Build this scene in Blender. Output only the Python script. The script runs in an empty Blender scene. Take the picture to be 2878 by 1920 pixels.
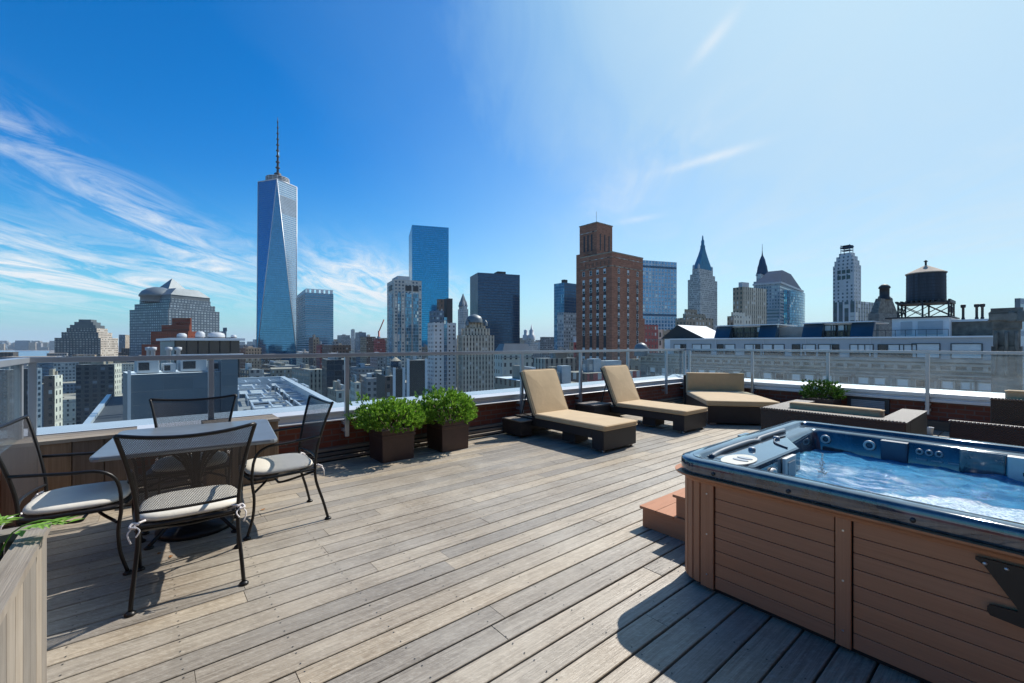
import bpy, math, random
from mathutils import Vector, Matrix
R = math.radians
random.seed(7)
sc = bpy.context.scene
COL = sc.collection

# ------------------------------------------------------------------ camera
F = 1237.0; CX = 1439.0; CY = 966.0; EYE = 1.42
cam_d = bpy.data.cameras.new("camera"); cam = bpy.data.objects.new("camera", cam_d); COL.objects.link(cam)
cam.location = (0, 0, EYE); cam.rotation_euler = (R(90), 0, 0)
cam_d.sensor_width = 36; cam_d.lens = 36*F/2878
cam_d.shift_y = (CY-960)/2878
cam_d.clip_start = .05; cam_d.clip_end = 90000
sc.camera = cam
# ------------------------------------------------------------------ sun, sky, exposure
SUN_AZ, SUN_EL = 45.0, 45.0
sv = Vector((math.sin(R(SUN_AZ))*math.cos(R(SUN_EL)), math.cos(R(SUN_AZ))*math.cos(R(SUN_EL)), math.sin(R(SUN_EL))))
sd = bpy.data.lights.new("sun", 'SUN'); sd.energy = 5.0; sd.angle = R(.5); sd.color = (1, .95, .87)
so = bpy.data.objects.new("sun", sd); COL.objects.link(so); so.rotation_euler = sv.to_track_quat('Z', 'Y').to_euler()
sc.view_settings.view_transform = 'Standard'; sc.view_settings.look = 'None'
sc.view_settings.exposure = 0.28; sc.view_settings.gamma = 1

def nd(nt, t, ins=None, **kw):
    n = nt.nodes.new(t)
    for k, v in kw.items(): setattr(n, k, v)
    for k, v in (ins or {}).items():
        s = n.inputs[k]
        if hasattr(v, 'is_output') or isinstance(v, bpy.types.NodeSocket): nt.links.new(v, s)
        else: s.default_value = v
    return n
def mth(nt, op, a, b=None, c=None, clamp=False):
    n = nt.nodes.new('ShaderNodeMath'); n.operation = op; n.use_clamp = clamp
    for i, v in enumerate((a, b, c)):
        if v is None: continue
        if isinstance(v, bpy.types.NodeSocket): nt.links.new(v, n.inputs[i])
        else: n.inputs[i].default_value = v
    return n.outputs[0]
def mixc(nt, f, a, b, bt='MIX'):
    n = nt.nodes.new('ShaderNodeMix'); n.data_type = 'RGBA'; n.blend_type = bt
    for s, v in ((n.inputs[0], f), (n.inputs[6], a), (n.inputs[7], b)):
        if isinstance(v, bpy.types.NodeSocket): nt.links.new(v, s)
        elif s == n.inputs[0]: s.default_value = v
        else: s.default_value = (*v, 1) if len(v) == 3 else v
    return n.outputs[2]
def ramp(nt, f, stops):
    n = nt.nodes.new('ShaderNodeValToRGB'); nt.links.new(f, n.inputs[0])
    e = n.color_ramp.elements
    while len(e) < len(stops): e.new(.5)
    for i, (p, c) in enumerate(stops):
        e[i].position = p; e[i].color = (c, c, c, 1) if isinstance(c, (int, float)) else (*c, 1)
    return n.outputs[0]
def noise(nt, vec, scale, detail=4, rough=.5, dist=0):
    n = nt.nodes.new('ShaderNodeTexNoise'); nt.links.new(vec, n.inputs['Vector'])
    n.inputs['Scale'].default_value = scale; n.inputs['Detail'].default_value = detail
    n.inputs['Roughness'].default_value = rough; n.inputs['Distortion'].default_value = dist
    return n.outputs[0]
def mapping(nt, vec, sc_=(1, 1, 1), rot=(0, 0, 0), loc=(0, 0, 0)):
    n = nt.nodes.new('ShaderNodeMapping'); nt.links.new(vec, n.inputs[0])
    n.inputs[1].default_value = loc; n.inputs[2].default_value = rot; n.inputs[3].default_value = sc_
    return n.outputs[0]

w = bpy.data.worlds.new("World"); sc.world = w; w.use_nodes = True
nt = w.node_tree; nt.nodes.clear()
sky = nd(nt, 'ShaderNodeTexSky', sky_type='NISHITA', sun_disc=False)
sky.sun_elevation = R(SUN_EL); sky.sun_rotation = R(SUN_AZ); sky.altitude = 100
sky.air_density = 1.0; sky.dust_density = .6; sky.ozone_density = 3.0
tc = nd(nt, 'ShaderNodeTexCoord').outputs['Generated']
sp = nd(nt, 'ShaderNodeSeparateXYZ', {0: tc})
dx, dy, dz = sp.outputs
hs = nd(nt, 'ShaderNodeHueSaturation', {'Saturation': 1.55, 'Value': 1.28, 'Color': sky.outputs[0]})
hs_t = mixc(nt, 1.0, hs.outputs[0], (.05, 1.14, 1.26), 'MULTIPLY')
# cirrus: noise on the cloud plane seen from below
zz = mth(nt, 'MAXIMUM', dz, .02)
px = mth(nt, 'DIVIDE', dx, mth(nt, 'ADD', zz, .12)); py = mth(nt, 'DIVIDE', dy, mth(nt, 'ADD', zz, .12))
cv = nd(nt, 'ShaderNodeCombineXYZ', {0: px, 1: py, 2: 0}).outputs[0]
st = mapping(nt, cv, (2.0, .75, 1), (0, 0, R(-52)), (3.1, 1.7, 0))
n1 = noise(nt, st, 1.7, 11, .66, 1.3)
n2 = noise(nt, mapping(nt, cv, (1, 1, 1), (0, 0, 0), (7.3, 2.2, 4)), .55, 3, .5)
az = mth(nt, 'ARCTAN2', dx, dy)          # 0 ahead, negative to the left
def bump1(x, c, wd):                     # smooth bump of a value round c
    d = mth(nt, 'DIVIDE', mth(nt, 'SUBTRACT', x, c), wd)
    return mth(nt, 'POWER', 2.718, mth(nt, 'MULTIPLY', mth(nt, 'MULTIPLY', d, d), -1))
def el(a, e, wa, we, tilt=0):            # one cloud bank, in azimuth and sine of elevation
    cz = mth(nt, 'ADD', dz, mth(nt, 'MULTIPLY', mth(nt, 'SUBTRACT', az, R(a)), -tilt))
    return mth(nt, 'MULTIPLY', bump1(az, R(a), R(wa)), bump1(cz, math.sin(R(e)), we))
bank = mth(nt, 'ADD', el(-41, 13.0, 10.5, .048, -.50), mth(nt, 'MULTIPLY', el(-17, 7, 10, .06, -.15), 1.6))
bank = mth(nt, 'ADD', bank, mth(nt, 'MULTIPLY', el(-46, 6, 14, .05), 1.1))
bank = mth(nt, 'ADD', bank, mth(nt, 'MULTIPLY', el(-50, 8, 9, .05), .6))
bank = mth(nt, 'ADD', bank, mth(nt, 'MULTIPLY', el(17, 20, 9, .05, .5), .25))
wisp = ramp(nt, n1, [(.40, 0), (.72, 1)])
wisp2 = ramp(nt, n1, [(.50, 0), (.80, 1)])
cl = mth(nt, 'MULTIPLY', wisp, mth(nt, 'MULTIPLY', bank, 1.15), clamp=True)
thin = mth(nt, 'MULTIPLY', mth(nt, 'MULTIPLY', wisp2, ramp(nt, n2, [(.4, 0), (.65, 1)])), .22)
thin = mth(nt, 'MULTIPLY', thin, ramp(nt, az, [(0, 0), (.35, 1)]))
streak = mth(nt, 'ADD', el(24.2, 21.0, 4.2, .0075, .12), mth(nt, 'MULTIPLY', el(24.7, 32.2, 2.2, .011, .55), .7))
streak = mth(nt, 'ADD', streak, mth(nt, 'MULTIPLY', el(16, 15.2, 2.5, .006, .10), .5))
streak = mth(nt, 'MULTIPLY', streak, mth(nt, 'ADD', .15, mth(nt, 'MULTIPLY', n1, .9)))
cl = mth(nt, 'ADD', mth(nt, 'ADD', cl, thin, clamp=True), streak, clamp=True)
# thin milky veil on the sun's side
sund = nd(nt, 'ShaderNodeVectorMath', {0: tc, 1: tuple(sv)}, operation='DOT_PRODUCT').outputs['Value']
sd2 = mth(nt, 'ADD', sund, mth(nt, 'MULTIPLY', mth(nt, 'SUBTRACT', n2, .5), .16))
sd2 = mth(nt, 'ADD', sd2, mth(nt, 'MULTIPLY', mth(nt, 'SUBTRACT', n1, .5), .10))
veil = ramp(nt, sd2, [(.52, .0), (.74, .14), (.87, .74), (1, .95)])
low = mth(nt, 'SUBTRACT', 1, mth(nt, 'MAXIMUM', dz, 0))
side = ramp(nt, mth(nt, 'ADD', mth(nt, 'MULTIPLY', az, .6), .5), [(.05, 0), (.62, 1)])
pw = mth(nt, 'SUBTRACT', 10, mth(nt, 'MULTIPLY', side, 7.2))
hz = mth(nt, 'MULTIPLY', mth(nt, 'POWER', low, pw), .97)
hcol = mixc(nt, side, (5.3, 6.8, 7.9), (7.9, 8.8, 9.3))
c0 = mixc(nt, veil, hs_t, (4.4, 6.9, 8.9))
c0 = mixc(nt, ramp(nt, sund, [(.86, 0), (1, .45)]), c0, (8.0, 9.2, 10.0))
c1 = mixc(nt, hz, c0, hcol)
c2 = mixc(nt, mth(nt, 'MULTIPLY', cl, .96), c1, (9.0, 9.4, 9.8))
bg = nd(nt, 'ShaderNodeBackground', {'Color': c2, 'Strength': .082})
nt.links.new(bg.outputs[0], nd(nt, 'ShaderNodeOutputWorld').inputs[0])

# ------------------------------------------------------------------ materials
M = {}
def newm(name):
    m = bpy.data.materials.new(name); m.use_nodes = True; nt = m.node_tree; nt.nodes.clear()
    out = nd(nt, 'ShaderNodeOutputMaterial'); b = nd(nt, 'ShaderNodeBsdfPrincipled')
    nt.links.new(b.outputs[0], out.inputs[0]); M[name] = m
    return m, nt, b, out
def setb(nt, b, **k):
    for n, v in k.items():
        n = {'base': 'Base Color', 'rough': 'Roughness', 'metal': 'Metallic', 'spec': 'Specular IOR Level', 'normal': 'Normal', 'alpha': 'Alpha', 'coat': 'Coat Weight', 'trans': 'Transmission Weight', 'ior': 'IOR', 'sheen': 'Sheen Weight', 'coatr': 'Coat Roughness', 'sss': 'Subsurface Weight'}[n]
        s = b.inputs[n]
        if isinstance(v, bpy.types.NodeSocket): nt.links.new(v, s)
        elif isinstance(v, tuple): s.default_value = (*v, 1)
        else: s.default_value = v
def bmp(nt, h, st=.3, dist=.01):
    n = nd(nt, 'ShaderNodeBump', {'Strength': st, 'Distance': dist, 'Height': h}); return n.outputs[0]
def simple(name, col, rough=.6, metal=0, var=.15, scale=3, bump=0, bscale=60, coord='Object', **k):
    m, nt, b, o = newm(name)
    v = nd(nt, 'ShaderNodeTexCoord').outputs[coord]
    f = noise(nt, v, scale, 5, .6)
    c = mixc(nt, ramp(nt, f, [(.3, 0), (.7, 1)]), tuple(x*(1-var) for x in col), tuple(min(1, x*(1+var)) for x in col))
    setb(nt, b, base=c, rough=rough, metal=metal, **k)
    if bump: setb(nt, b, normal=bmp(nt, noise(nt, v, bscale, 4, .6), bump, .005))
    return m
simple('coping_metal', (.58, .60, .62), .4, .2, .06, 2)
simple('rail_metal', (.42, .45, .49), .35, .6, .08, 4)
simple('dark_metal', (.02, .019, .019), .38, .5, .2, 8)
simple('cushion_tan', (.53, .385, .215), .9, 0, .07, 5, .55, 13, sheen=.2)
simple('cushion_cream', (.68, .64, .56), .9, 0, .06, 6, .5, 16)
simple('string_white', (.75, .70, .68), .9)
simple('table_top_metal', (.20, .225, .25), .34, .35, .12, 5)
simple('planter_brown', (.060, .032, .025), .5, 0, .15, 6, .06, 90)
simple('soil', (.03, .02, .015), .95, 0, .4, 30, .6, 60)
simple('black_plate', (.006, .006, .007), .45)
simple('bolt_metal', (.6, .6, .6), .3, .9)
simple('base_black', (.012, .011, .011), .7)
simple('white_plastic', (.60, .62, .62), .4)
simple('cream_plastic', (.62, .60, .52), .35)
simple('grey_plastic', (.28, .33, .38), .4)
simple('dark_pillow', (.05, .09, .14), .55)
simple('roof_grey', (.20, .20, .20), .9, 0, .4, .06)
simple('roof_tan', (.34, .29, .23), .9, 0, .35, .06)
simple('roof_dark', (.05, .055, .065), .85, 0, .3, .06)
simple('roof_white', (.72, .73, .74), .8, 0, .1, .3)
simple('copper_blue', (.004, .045, .105), .95, 0, .2, .1, spec=.15)
simple('pyramid_copper', (.03, .17, .28), .8, 0, .2, .1, spec=.2)
simple('slate_roof', (.10, .12, .135), .5, .3, .2, .05)
simple('dome_metal', (.15, .18, .20), .5, .3, .2, .05)
simple('white_paint', (.70, .72, .74), .6, 0, .06, .6)
simple('grey_paint', (.42, .45, .48), .6, 0, .1, .6)
simple('tank_roof', (.42, .33, .25), .85, 0, .15, 1.2)
simple('steel_dark', (.03, .032, .036), .6, .3)
simple('steel_light', (.55, .58, .62), .4, .3)
simple('chimney_stone', (.16, .15, .13), .9, 0, .6, .9, .5, 4)
simple('leaf_dead', (.30, .13, .04), .8)
simple('stone_trim', (.30, .295, .275), .85, 0, .2, .7)
simple('blue_glass_slope', (.03, .07, .11), .08, .2, .2, .3)
simple('pane_blind', (.55, .60, .63), .25, 0, .25, .3)
simple('pane_dark', (.015, .022, .03), .06, 0, .3, .3)
simple('frame_dark', (.03, .035, .04), .5)
simple('frame_white', (.65, .66, .66), .5)
simple('spandrel_dark', (.035, .035, .04), .6)
simple('crane_paint', (.35, .10, .08), .6)

# painted weathered boards: uv.x along the board, floor(uv.y) = board number
def wood(name, a, b_, c, gx=1.5, gy=26, rough=.75, bump=.35, vmul=1.0, stain=.5, var=.5, sheen=.3, svar=.4, mott=0):
    m, nt, b, o = newm(name)
    uv = nd(nt, 'ShaderNodeUVMap', uv_map='UVMap').outputs[0]
    s = nd(nt, 'ShaderNodeSeparateXYZ', {0: uv})
    idn = mth(nt, 'FLOOR', s.outputs[1])
    wn = nd(nt, 'ShaderNodeTexWhiteNoise', {'W': idn}, noise_dimensions='1D')
    v = nd(nt, 'ShaderNodeCombineXYZ', {0: mth(nt, 'MULTIPLY', s.outputs[0], gx), 1: mth(nt, 'MULTIPLY', mth(nt, 'FRACT', s.outputs[1]), gy*vmul), 2: mth(nt, 'MULTIPLY', idn, 3.7)}).outputs[0]
    g1 = noise(nt, v, 1.0, 8, .65, .35)
    g2 = noise(nt, mapping(nt, v, (.35, .18, 1)), 1.0, 4, .6, 1.2)
    ob = nd(nt, 'ShaderNodeTexCoord').outputs['Object']
    g3 = noise(nt, ob, .9, 5, .6)
    g4 = noise(nt, mapping(nt, v, (3, 3.2, 1)), 1.0, 5, .7)
    f = mth(nt, 'ADD', mth(nt, 'MULTIPLY', g1, .6), mth(nt, 'MULTIPLY', g2, .4))
    col = mixc(nt, ramp(nt, f, [(.36, 0), (.62, 1)]), a, b_)
    col = mixc(nt, mth(nt, 'MULTIPLY', ramp(nt, g3, [(.42, 0), (.68, 1)]), stain), col, c)
    col = mixc(nt, mth(nt, 'MULTIPLY', ramp(nt, g4, [(.55, 0), (.75, 1)]), .45), col, tuple(x*.45 for x in a))
    if mott:
        m1 = noise(nt, mapping(nt, ob, (1, 1, 1), (0, 0, R(-39.5))), 5.5, 8, .72, .4)
        m2 = noise(nt, mapping(nt, ob, (1, 2.2, 1), (0, 0, R(-39.5))), 26, 6, .75)
        m3 = noise(nt, ob, .55, 4, .6)
        col = mixc(nt, mth(nt, 'MULTIPLY', ramp(nt, m1, [(.50, 0), (.66, 1)]), mott), col, tuple(x*.55 for x in b_))
        col = mixc(nt, mth(nt, 'MULTIPLY', ramp(nt, m2, [(.50, 0), (.70, 1)]), mott*.8), col, tuple(min(1, x*1.25) for x in c))
        col = mixc(nt, mth(nt, 'MULTIPLY', ramp(nt, m3, [(.45, 0), (.62, 1)]), .35), col, tuple(x*.72 for x in b_))
    val = mth(nt, 'ADD', 1-var/2, mth(nt, 'MULTIPLY', wn.outputs[0], var))
    hsn = nd(nt, 'ShaderNodeHueSaturation', {'Value': val, 'Saturation': mth(nt, 'ADD', 1-svar/2, mth(nt, 'MULTIPLY', wn.outputs[0], svar)), 'Color': col})
    setb(nt, b, base=hsn.outputs[0], rough=rough, spec=sheen, normal=bmp(nt, g1, bump, .004))
wood('deck_wood', (.135, .105, .074), (.41, .35, .275), (.50, .455, .38), stain=.6, var=.44, rough=.44, gx=4.5, gy=24, bump=.9, sheen=.5, mott=.55)
wood('box_wood', (.12, .095, .072), (.27, .23, .185), (.32, .295, .26), gx=2.5, gy=11, stain=.5, bump=.6)
wood('bench_wood_dark', (.11, .075, .045), (.20, .14, .095), (.16, .13, .11), gy=12, stain=.4)
wood('plastic_wood', (.40, .17, .085), (.48, .22, .115), (.43, .195, .10), gx=1.2, gy=9, rough=.5, bump=.2, stain=.4, var=.12, svar=.04)
wood('tank_wood', (.035, .045, .06), (.06, .075, .095), (.04, .05, .07), gx=.6, gy=4, stain=.3)

def brick(name, a, b_, mortar, bw=.205, rh=.072, mo=.009, sc_=1.0):
    m, nt, b, o = newm(name)
    uv = nd(nt, 'ShaderNodeUVMap', uv_map='UVMap').outputs[0]
    t = nd(nt, 'ShaderNodeTexBrick', {'Vector': uv, 'Color1': (*a, 1), 'Color2': (*b_, 1), 'Mortar': (*mortar, 1), 'Scale': sc_, 'Mortar Size': mo, 'Brick Width': bw, 'Row Height': rh, 'Bias': 0.0})
    n = noise(nt, uv, 2.2, 5, .6)
    c = mixc(nt, ramp(nt, n, [(.35, 0), (.7, .7)]), t.outputs[0], tuple(x*.55 for x in a), 'MIX')
    setb(nt, b, base=c, rough=.85, normal=bmp(nt, mth(nt, 'SUBTRACT', 1, t.outputs[1]), .6, .006))
brick('parapet_brick', (.24, .065, .035), (.17, .05, .03), (.17, .12, .10))

def wicker():
    m, nt, b, o = newm('wicker')
    uv = nd(nt, 'ShaderNodeUVMap', uv_map='UVMap').outputs[0]
    s = nd(nt, 'ShaderNodeSeparateXYZ', {0: uv})
    a = mth(nt, 'SINE', mth(nt, 'MULTIPLY', s.outputs[0], 240)); c = mth(nt, 'SINE', mth(nt, 'MULTIPLY', s.outputs[1], 240))
    h = mth(nt, 'MULTIPLY', a, c)
    n = noise(nt, uv, 9, 3)
    col = mixc(nt, ramp(nt, h, [(0, 0), (.6, 1)]), (.012, .009, .007), (.055, .040, .033))
    col = mixc(nt, n, col, (.04, .032, .028))
    setb(nt, b, base=col, rough=.5, spec=.4, normal=bmp(nt, h, .7, .003))
wicker()
def wicker_lit_top():
    m, nt, b, o = newm('wicker_lit_top')
    uv = nd(nt, 'ShaderNodeUVMap', uv_map='UVMap').outputs[0]
    s = nd(nt, 'ShaderNodeSeparateXYZ', {0: uv})
    a = mth(nt, 'SINE', mth(nt, 'MULTIPLY', s.outputs[0], 260)); c = mth(nt, 'SINE', mth(nt, 'MULTIPLY', s.outputs[1], 260))
    h = mth(nt, 'MULTIPLY', a, c)
    setb(nt, b, base=mixc(nt, ramp(nt, h, [(0, 0), (.7, 1)]), (.05, .04, .036), (.19, .16, .145)), rough=.5, normal=bmp(nt, h, .7, .004))  # paler copy of the wicker, sunlight on the tops put into its colour
wicker_lit_top()
def mesh_fabric(name, hole=.365, n=150, col=(.045, .04, .042)):
    m, nt, b, o = newm(name)
    uv = nd(nt, 'ShaderNodeUVMap', uv_map='UVMap').outputs[0]
    v = mapping(nt, uv, (n, n, n), (0, 0, R(45)))
    s = nd(nt, 'ShaderNodeSeparateXYZ', {0: v})
    fx = mth(nt, 'ABSOLUTE', mth(nt, 'SUBTRACT', mth(nt, 'FRACT', s.outputs[0]), .5))
    fy = mth(nt, 'ABSOLUTE', mth(nt, 'SUBTRACT', mth(nt, 'FRACT', s.outputs[1]), .5))
    h = mth(nt, 'LESS_THAN', mth(nt, 'MAXIMUM', fx, fy), hole*.82)
    setb(nt, b, base=col, rough=.45, metal=.2)
    tr = nd(nt, 'ShaderNodeBsdfTransparent')
    mx = nd(nt, 'ShaderNodeMixShader', {0: h, 1: b.outputs[0], 2: tr.outputs[0]})
    nt.links.new(mx.outputs[0], o.inputs[0])
mesh_fabric('chair_mesh')
def glass(name, dirt, tint=(.86, .93, .95), ds=6, ior=1.3):
    m, nt, b, o = newm(name)
    ob = nd(nt, 'ShaderNodeTexCoord').outputs['Object']
    tr = nd(nt, 'ShaderNodeBsdfTransparent', {'Color': (*tint, 1)})
    gl = nd(nt, 'ShaderNodeBsdfGlossy', {'Roughness': .02, 'Color': (1, 1, 1, 1)})
    fr = nd(nt, 'ShaderNodeFresnel', {'IOR': ior})
    df = nd(nt, 'ShaderNodeBsdfDiffuse', {'Color': (.62, .66, .70, 1)})
    tl = nd(nt, 'ShaderNodeBsdfTranslucent', {'Color': (.62, .66, .70, 1)})
    d2 = nd(nt, 'ShaderNodeMixShader', {0: .5, 1: df.outputs[0], 2: tl.outputs[0]})
    m1 = nd(nt, 'ShaderNodeMixShader', {0: mth(nt, 'MULTIPLY', fr.outputs[0], .55), 1: tr.outputs[0], 2: gl.outputs[0]})
    n = noise(nt, mapping(nt, ob, (1, 1, 2.2)), ds, 7, .7)
    n0 = noise(nt, mapping(nt, ob, (1, 1, .5)), 1.1, 3, .6)
    f = mth(nt, 'MULTIPLY', mth(nt, 'ADD', .35, mth(nt, 'MULTIPLY', mth(nt, 'ADD', ramp(nt, n, [(.4, 0), (.75, 1)]), n0), .65)), dirt)
    mx = nd(nt, 'ShaderNodeMixShader', {0: f, 1: m1.outputs[0], 2: d2.outputs[0]})
    nt.links.new(mx.outputs[0], o.inputs[0])
glass('glass_clean', .035, ior=1.15); glass('glass_dirty', .075)

def leafm(name, a, b_):
    m, nt, b, o = newm(name)
    uv = nd(nt, 'ShaderNodeUVMap', uv_map='UVMap').outputs[0]
    s = nd(nt, 'ShaderNodeSeparateXYZ', {0: uv})
    wn = nd(nt, 'ShaderNodeTexWhiteNoise', {'W': mth(nt, 'FLOOR', s.outputs[1])}, noise_dimensions='1D')
    col = mixc(nt, wn.outputs[0], a, b_)
    setb(nt, b, base=col, rough=.5, spec=.35)
    tl = nd(nt, 'ShaderNodeBsdfTranslucent', {'Color': col})
    mx = nd(nt, 'ShaderNodeMixShader', {0: .38, 1: b.outputs[0], 2: tl.outputs[0]})
    nt.links.new(mx.outputs[0], o.inputs[0])
leafm('pine_leaf', (.07, .20, .016), (.30, .50, .06)); leafm('pine_leaf_dark', (.03, .09, .012), (.12, .22, .03)); leafm('fern_leaf', (.16, .34, .04), (.30, .50, .10))

def shell():
    m, nt, b, o = newm('marbled_acrylic')
    ob = nd(nt, 'ShaderNodeTexCoord').outputs['Object']
    n = noise(nt, ob, 3.2, 7, .65, 1.4)
    n2 = noise(nt, mapping(nt, ob, (9, 9, .6)), 2.0, 4, .6)
    c = mixc(nt, ramp(nt, n, [(.36, 0), (.66, 1)]), (.010, .022, .042), (.05, .088, .13))
    c = mixc(nt, mth(nt, 'MULTIPLY', ramp(nt, n2, [(.5, 0), (.75, 1)]), .35), c, (.13, .17, .21))
    setb(nt, b, base=c, rough=.07, spec=.8, coat=1.0, coatr=.02, metal=.15, normal=bmp(nt, n, .04, .01))
shell()
def spa_water():
    m, nt, b, o = newm('spa_water')
    ob = nd(nt, 'ShaderNodeTexCoord').outputs['Object']
    str_ = mapping(nt, ob, (1.5, .85, 1), (0, 0, R(8)))
    n = noise(nt, str_, 9, 6, .62, .8); n2 = noise(nt, str_, 62, 4, .7, .6); big = noise(nt, str_, 2.6, 4, .55, .8)
    # foam: bubbling field over the near bench, streaks elsewhere
    s = nd(nt, 'ShaderNodeSeparateXYZ', {0: ob})
    ax = mth(nt, 'DIVIDE', mth(nt, 'SUBTRACT', s.outputs[0], .62), .46); ay = mth(nt, 'DIVIDE', mth(nt, 'SUBTRACT', s.outputs[1], -1.85), 1.08)
    fld = mth(nt, 'ADD', mth(nt, 'MULTIPLY', ax, ax), mth(nt, 'MULTIPLY', ay, ay))
    fld = mth(nt, 'ADD', fld, mth(nt, 'MULTIPLY', mth(nt, 'SUBTRACT', n, .5), .9))
    foamA = mth(nt, 'MULTIPLY', ramp(nt, fld, [(.85, 1), (1.0, 0)]), ramp(nt, n2, [(.36, .25), (.58, 1)]))
    bx = mth(nt, 'DIVIDE', mth(nt, 'SUBTRACT', s.outputs[0], 1.0), .30); by = mth(nt, 'DIVIDE', mth(nt, 'SUBTRACT', s.outputs[1], -.62), .38)
    fb = mth(nt, 'ADD', mth(nt, 'MULTIPLY', bx, bx), mth(nt, 'MULTIPLY', by, by))
    foamB = mth(nt, 'MULTIPLY', ramp(nt, fb, [(.4, 1), (1.2, 0)]), ramp(nt, n, [(.44, 0), (.60, 1)]))
    foamC = mth(nt, 'MULTIPLY', ramp(nt, big, [(.52, 0), (.66, 1)]), ramp(nt, n2, [(.52, 0), (.68, 1)]))
    foam = mth(nt, 'ADD', mth(nt, 'MULTIPLY', foamA, .95), mth(nt, 'ADD', mth(nt, 'MULTIPLY', foamB, .38), mth(nt, 'MULTIPLY', foamC, .28)), clamp=True)
    c = mixc(nt, ramp(nt, n, [(.35, 0), (.7, 1)]), (.025, .16, .34), (.09, .36, .60))
    c = mixc(nt, foam, c, (.62, .76, .84))
    h = mth(nt, 'ADD', mth(nt, 'MULTIPLY', n, 1.0), mth(nt, 'MULTIPLY', n2, .22))
    setb(nt, b, base=c, rough=mth(nt, 'ADD', .03, mth(nt, 'MULTIPLY', foam, .4)), ior=1.33, spec=.5, normal=bmp(nt, h, .8, .045))
spa_water()
def river():
    m, nt, b, o = newm('river_water')
    ob = nd(nt, 'ShaderNodeTexCoord').outputs['Object']
    setb(nt, b, base=(.08, .16, .24), rough=.25, normal=bmp(nt, noise(nt, ob, .02, 6, .7), .3, 3))
river()
def cityground():
    m, nt, b, o = newm('city_ground')
    ob = nd(nt, 'ShaderNodeTexCoord').outputs['Object']
    n = noise(nt, ob, .012, 8, .7)
    setb(nt, b, base=mixc(nt, ramp(nt, n, [(.35, 0), (.65, 1)]), (.09, .09, .09), (.24, .22, .20)), rough=.9)
cityground()

def facade(name, wall, glass_, bay=3.0, floor=3.5, wf=.6, hf=.6, spandrel=None, grough=.12, gmetal=0.0, wrough=.85, blinds=.25, blindc=(.55, .56, .55), hband=None, hperiod=9, hshare=.12, wallvar=.22, gvar=.5, wmetal=0.0, seed=0, frame=None):
    m, nt, b, o = newm(name)
    uv = nd(nt, 'ShaderNodeUVMap', uv_map='UVMap').outputs[0]
    s = nd(nt, 'ShaderNodeSeparateXYZ', {0: uv})
    su = mth(nt, 'DIVIDE', s.outputs[0], bay); svv = mth(nt, 'DIVIDE', s.outputs[1], floor)
    fu = mth(nt, 'ABSOLUTE', mth(nt, 'SUBTRACT', mth(nt, 'FRACT', su), .5)); fv = mth(nt, 'ABSOLUTE', mth(nt, 'SUBTRACT', mth(nt, 'FRACT', svv), .5))
    mu = mth(nt, 'LESS_THAN', fu, wf/2); mv = mth(nt, 'LESS_THAN', fv, hf/2)
    win = mth(nt, 'MULTIPLY', mu, mv)
    cell = nd(nt, 'ShaderNodeCombineXYZ', {0: mth(nt, 'FLOOR', su), 1: mth(nt, 'FLOOR', svv), 2: seed}).outputs[0]
    wn = nd(nt, 'ShaderNodeTexWhiteNoise', {'Vector': cell}, noise_dimensions='3D')
    n = noise(nt, uv, .045, 5, .6)
    n2 = noise(nt, mapping(nt, uv, (1, .12, 1)), .6, 4, .6)
    wc = mixc(nt, ramp(nt, mth(nt, 'ADD', mth(nt, 'MULTIPLY', n, .6), mth(nt, 'MULTIPLY', n2, .4)), [(.35, 0), (.65, 1)]), tuple(x*(1-wallvar) for x in wall), tuple(min(1, x*(1+wallvar*.6)) for x in wall))
    if spandrel: wc = mixc(nt, mu, wc, spandrel)
    gc = mixc(nt, wn.outputs[0], tuple(x*(1-gvar) for x in glass_), tuple(min(1, x*(1+gvar)) for x in glass_))
    if blinds: gc = mixc(nt, mth(nt, 'MULTIPLY', mth(nt, 'GREATER_THAN', wn.outputs[0], 1-blinds), .8), gc, blindc)
    c = mixc(nt, win, wc, gc)
    if hband:
        fb = mth(nt, 'FRACT', mth(nt, 'DIVIDE', s.outputs[1], floor*hperiod)); hb = mth(nt, 'LESS_THAN', fb, hshare)
        c = mixc(nt, hb, c, hband); win = mth(nt, 'MULTIPLY', win, mth(nt, 'SUBTRACT', 1, hb))
    rough = mth(nt, 'ADD', wrough, mth(nt, 'MULTIPLY', win, grough-wrough))
    met = mth(nt, 'ADD', wmetal, mth(nt, 'MULTIPLY', win, gmetal-wmetal))
    setb(nt, b, base=c, rough=rough, metal=met, normal=bmp(nt, mth(nt, 'SUBTRACT', 1, win), .5, .25))
W = (.5, .5, .48)
facade('f_grid_bluegrey', (.055, .085, .12), (.25, .31, .36), 6.6, 5.6, .64, .62, gmetal=.2, blinds=0, gvar=.25)  # window colour carries the pale reflection of the sky
facade('f_stone_grid', (.07, .085, .10), (.26, .27, .27), 5.6, 5.2, .62, .6, gmetal=.1, blinds=0, gvar=.3)
facade('f_pale_grid', (.42, .38, .33), (.06, .06, .065), 5.6, 5.2, .5, .5)
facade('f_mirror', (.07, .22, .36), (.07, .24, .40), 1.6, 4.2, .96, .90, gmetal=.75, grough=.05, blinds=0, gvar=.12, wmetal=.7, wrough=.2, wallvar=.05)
facade('f_mirror_skylit', (.42, .50, .56), (.42, .52, .60), 1.6, 4.2, .96, .80, gmetal=.8, grough=.12, blinds=0, gvar=.10, wmetal=.5, wrough=.3, wallvar=.05)  # same glass, paler reflection of the right face put into the colour
facade('f_lattice', (.22, .28, .34), (.26, .34, .42), 1.8, 3.0, .7, .4, gmetal=.7, grough=.2, blinds=0)
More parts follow.
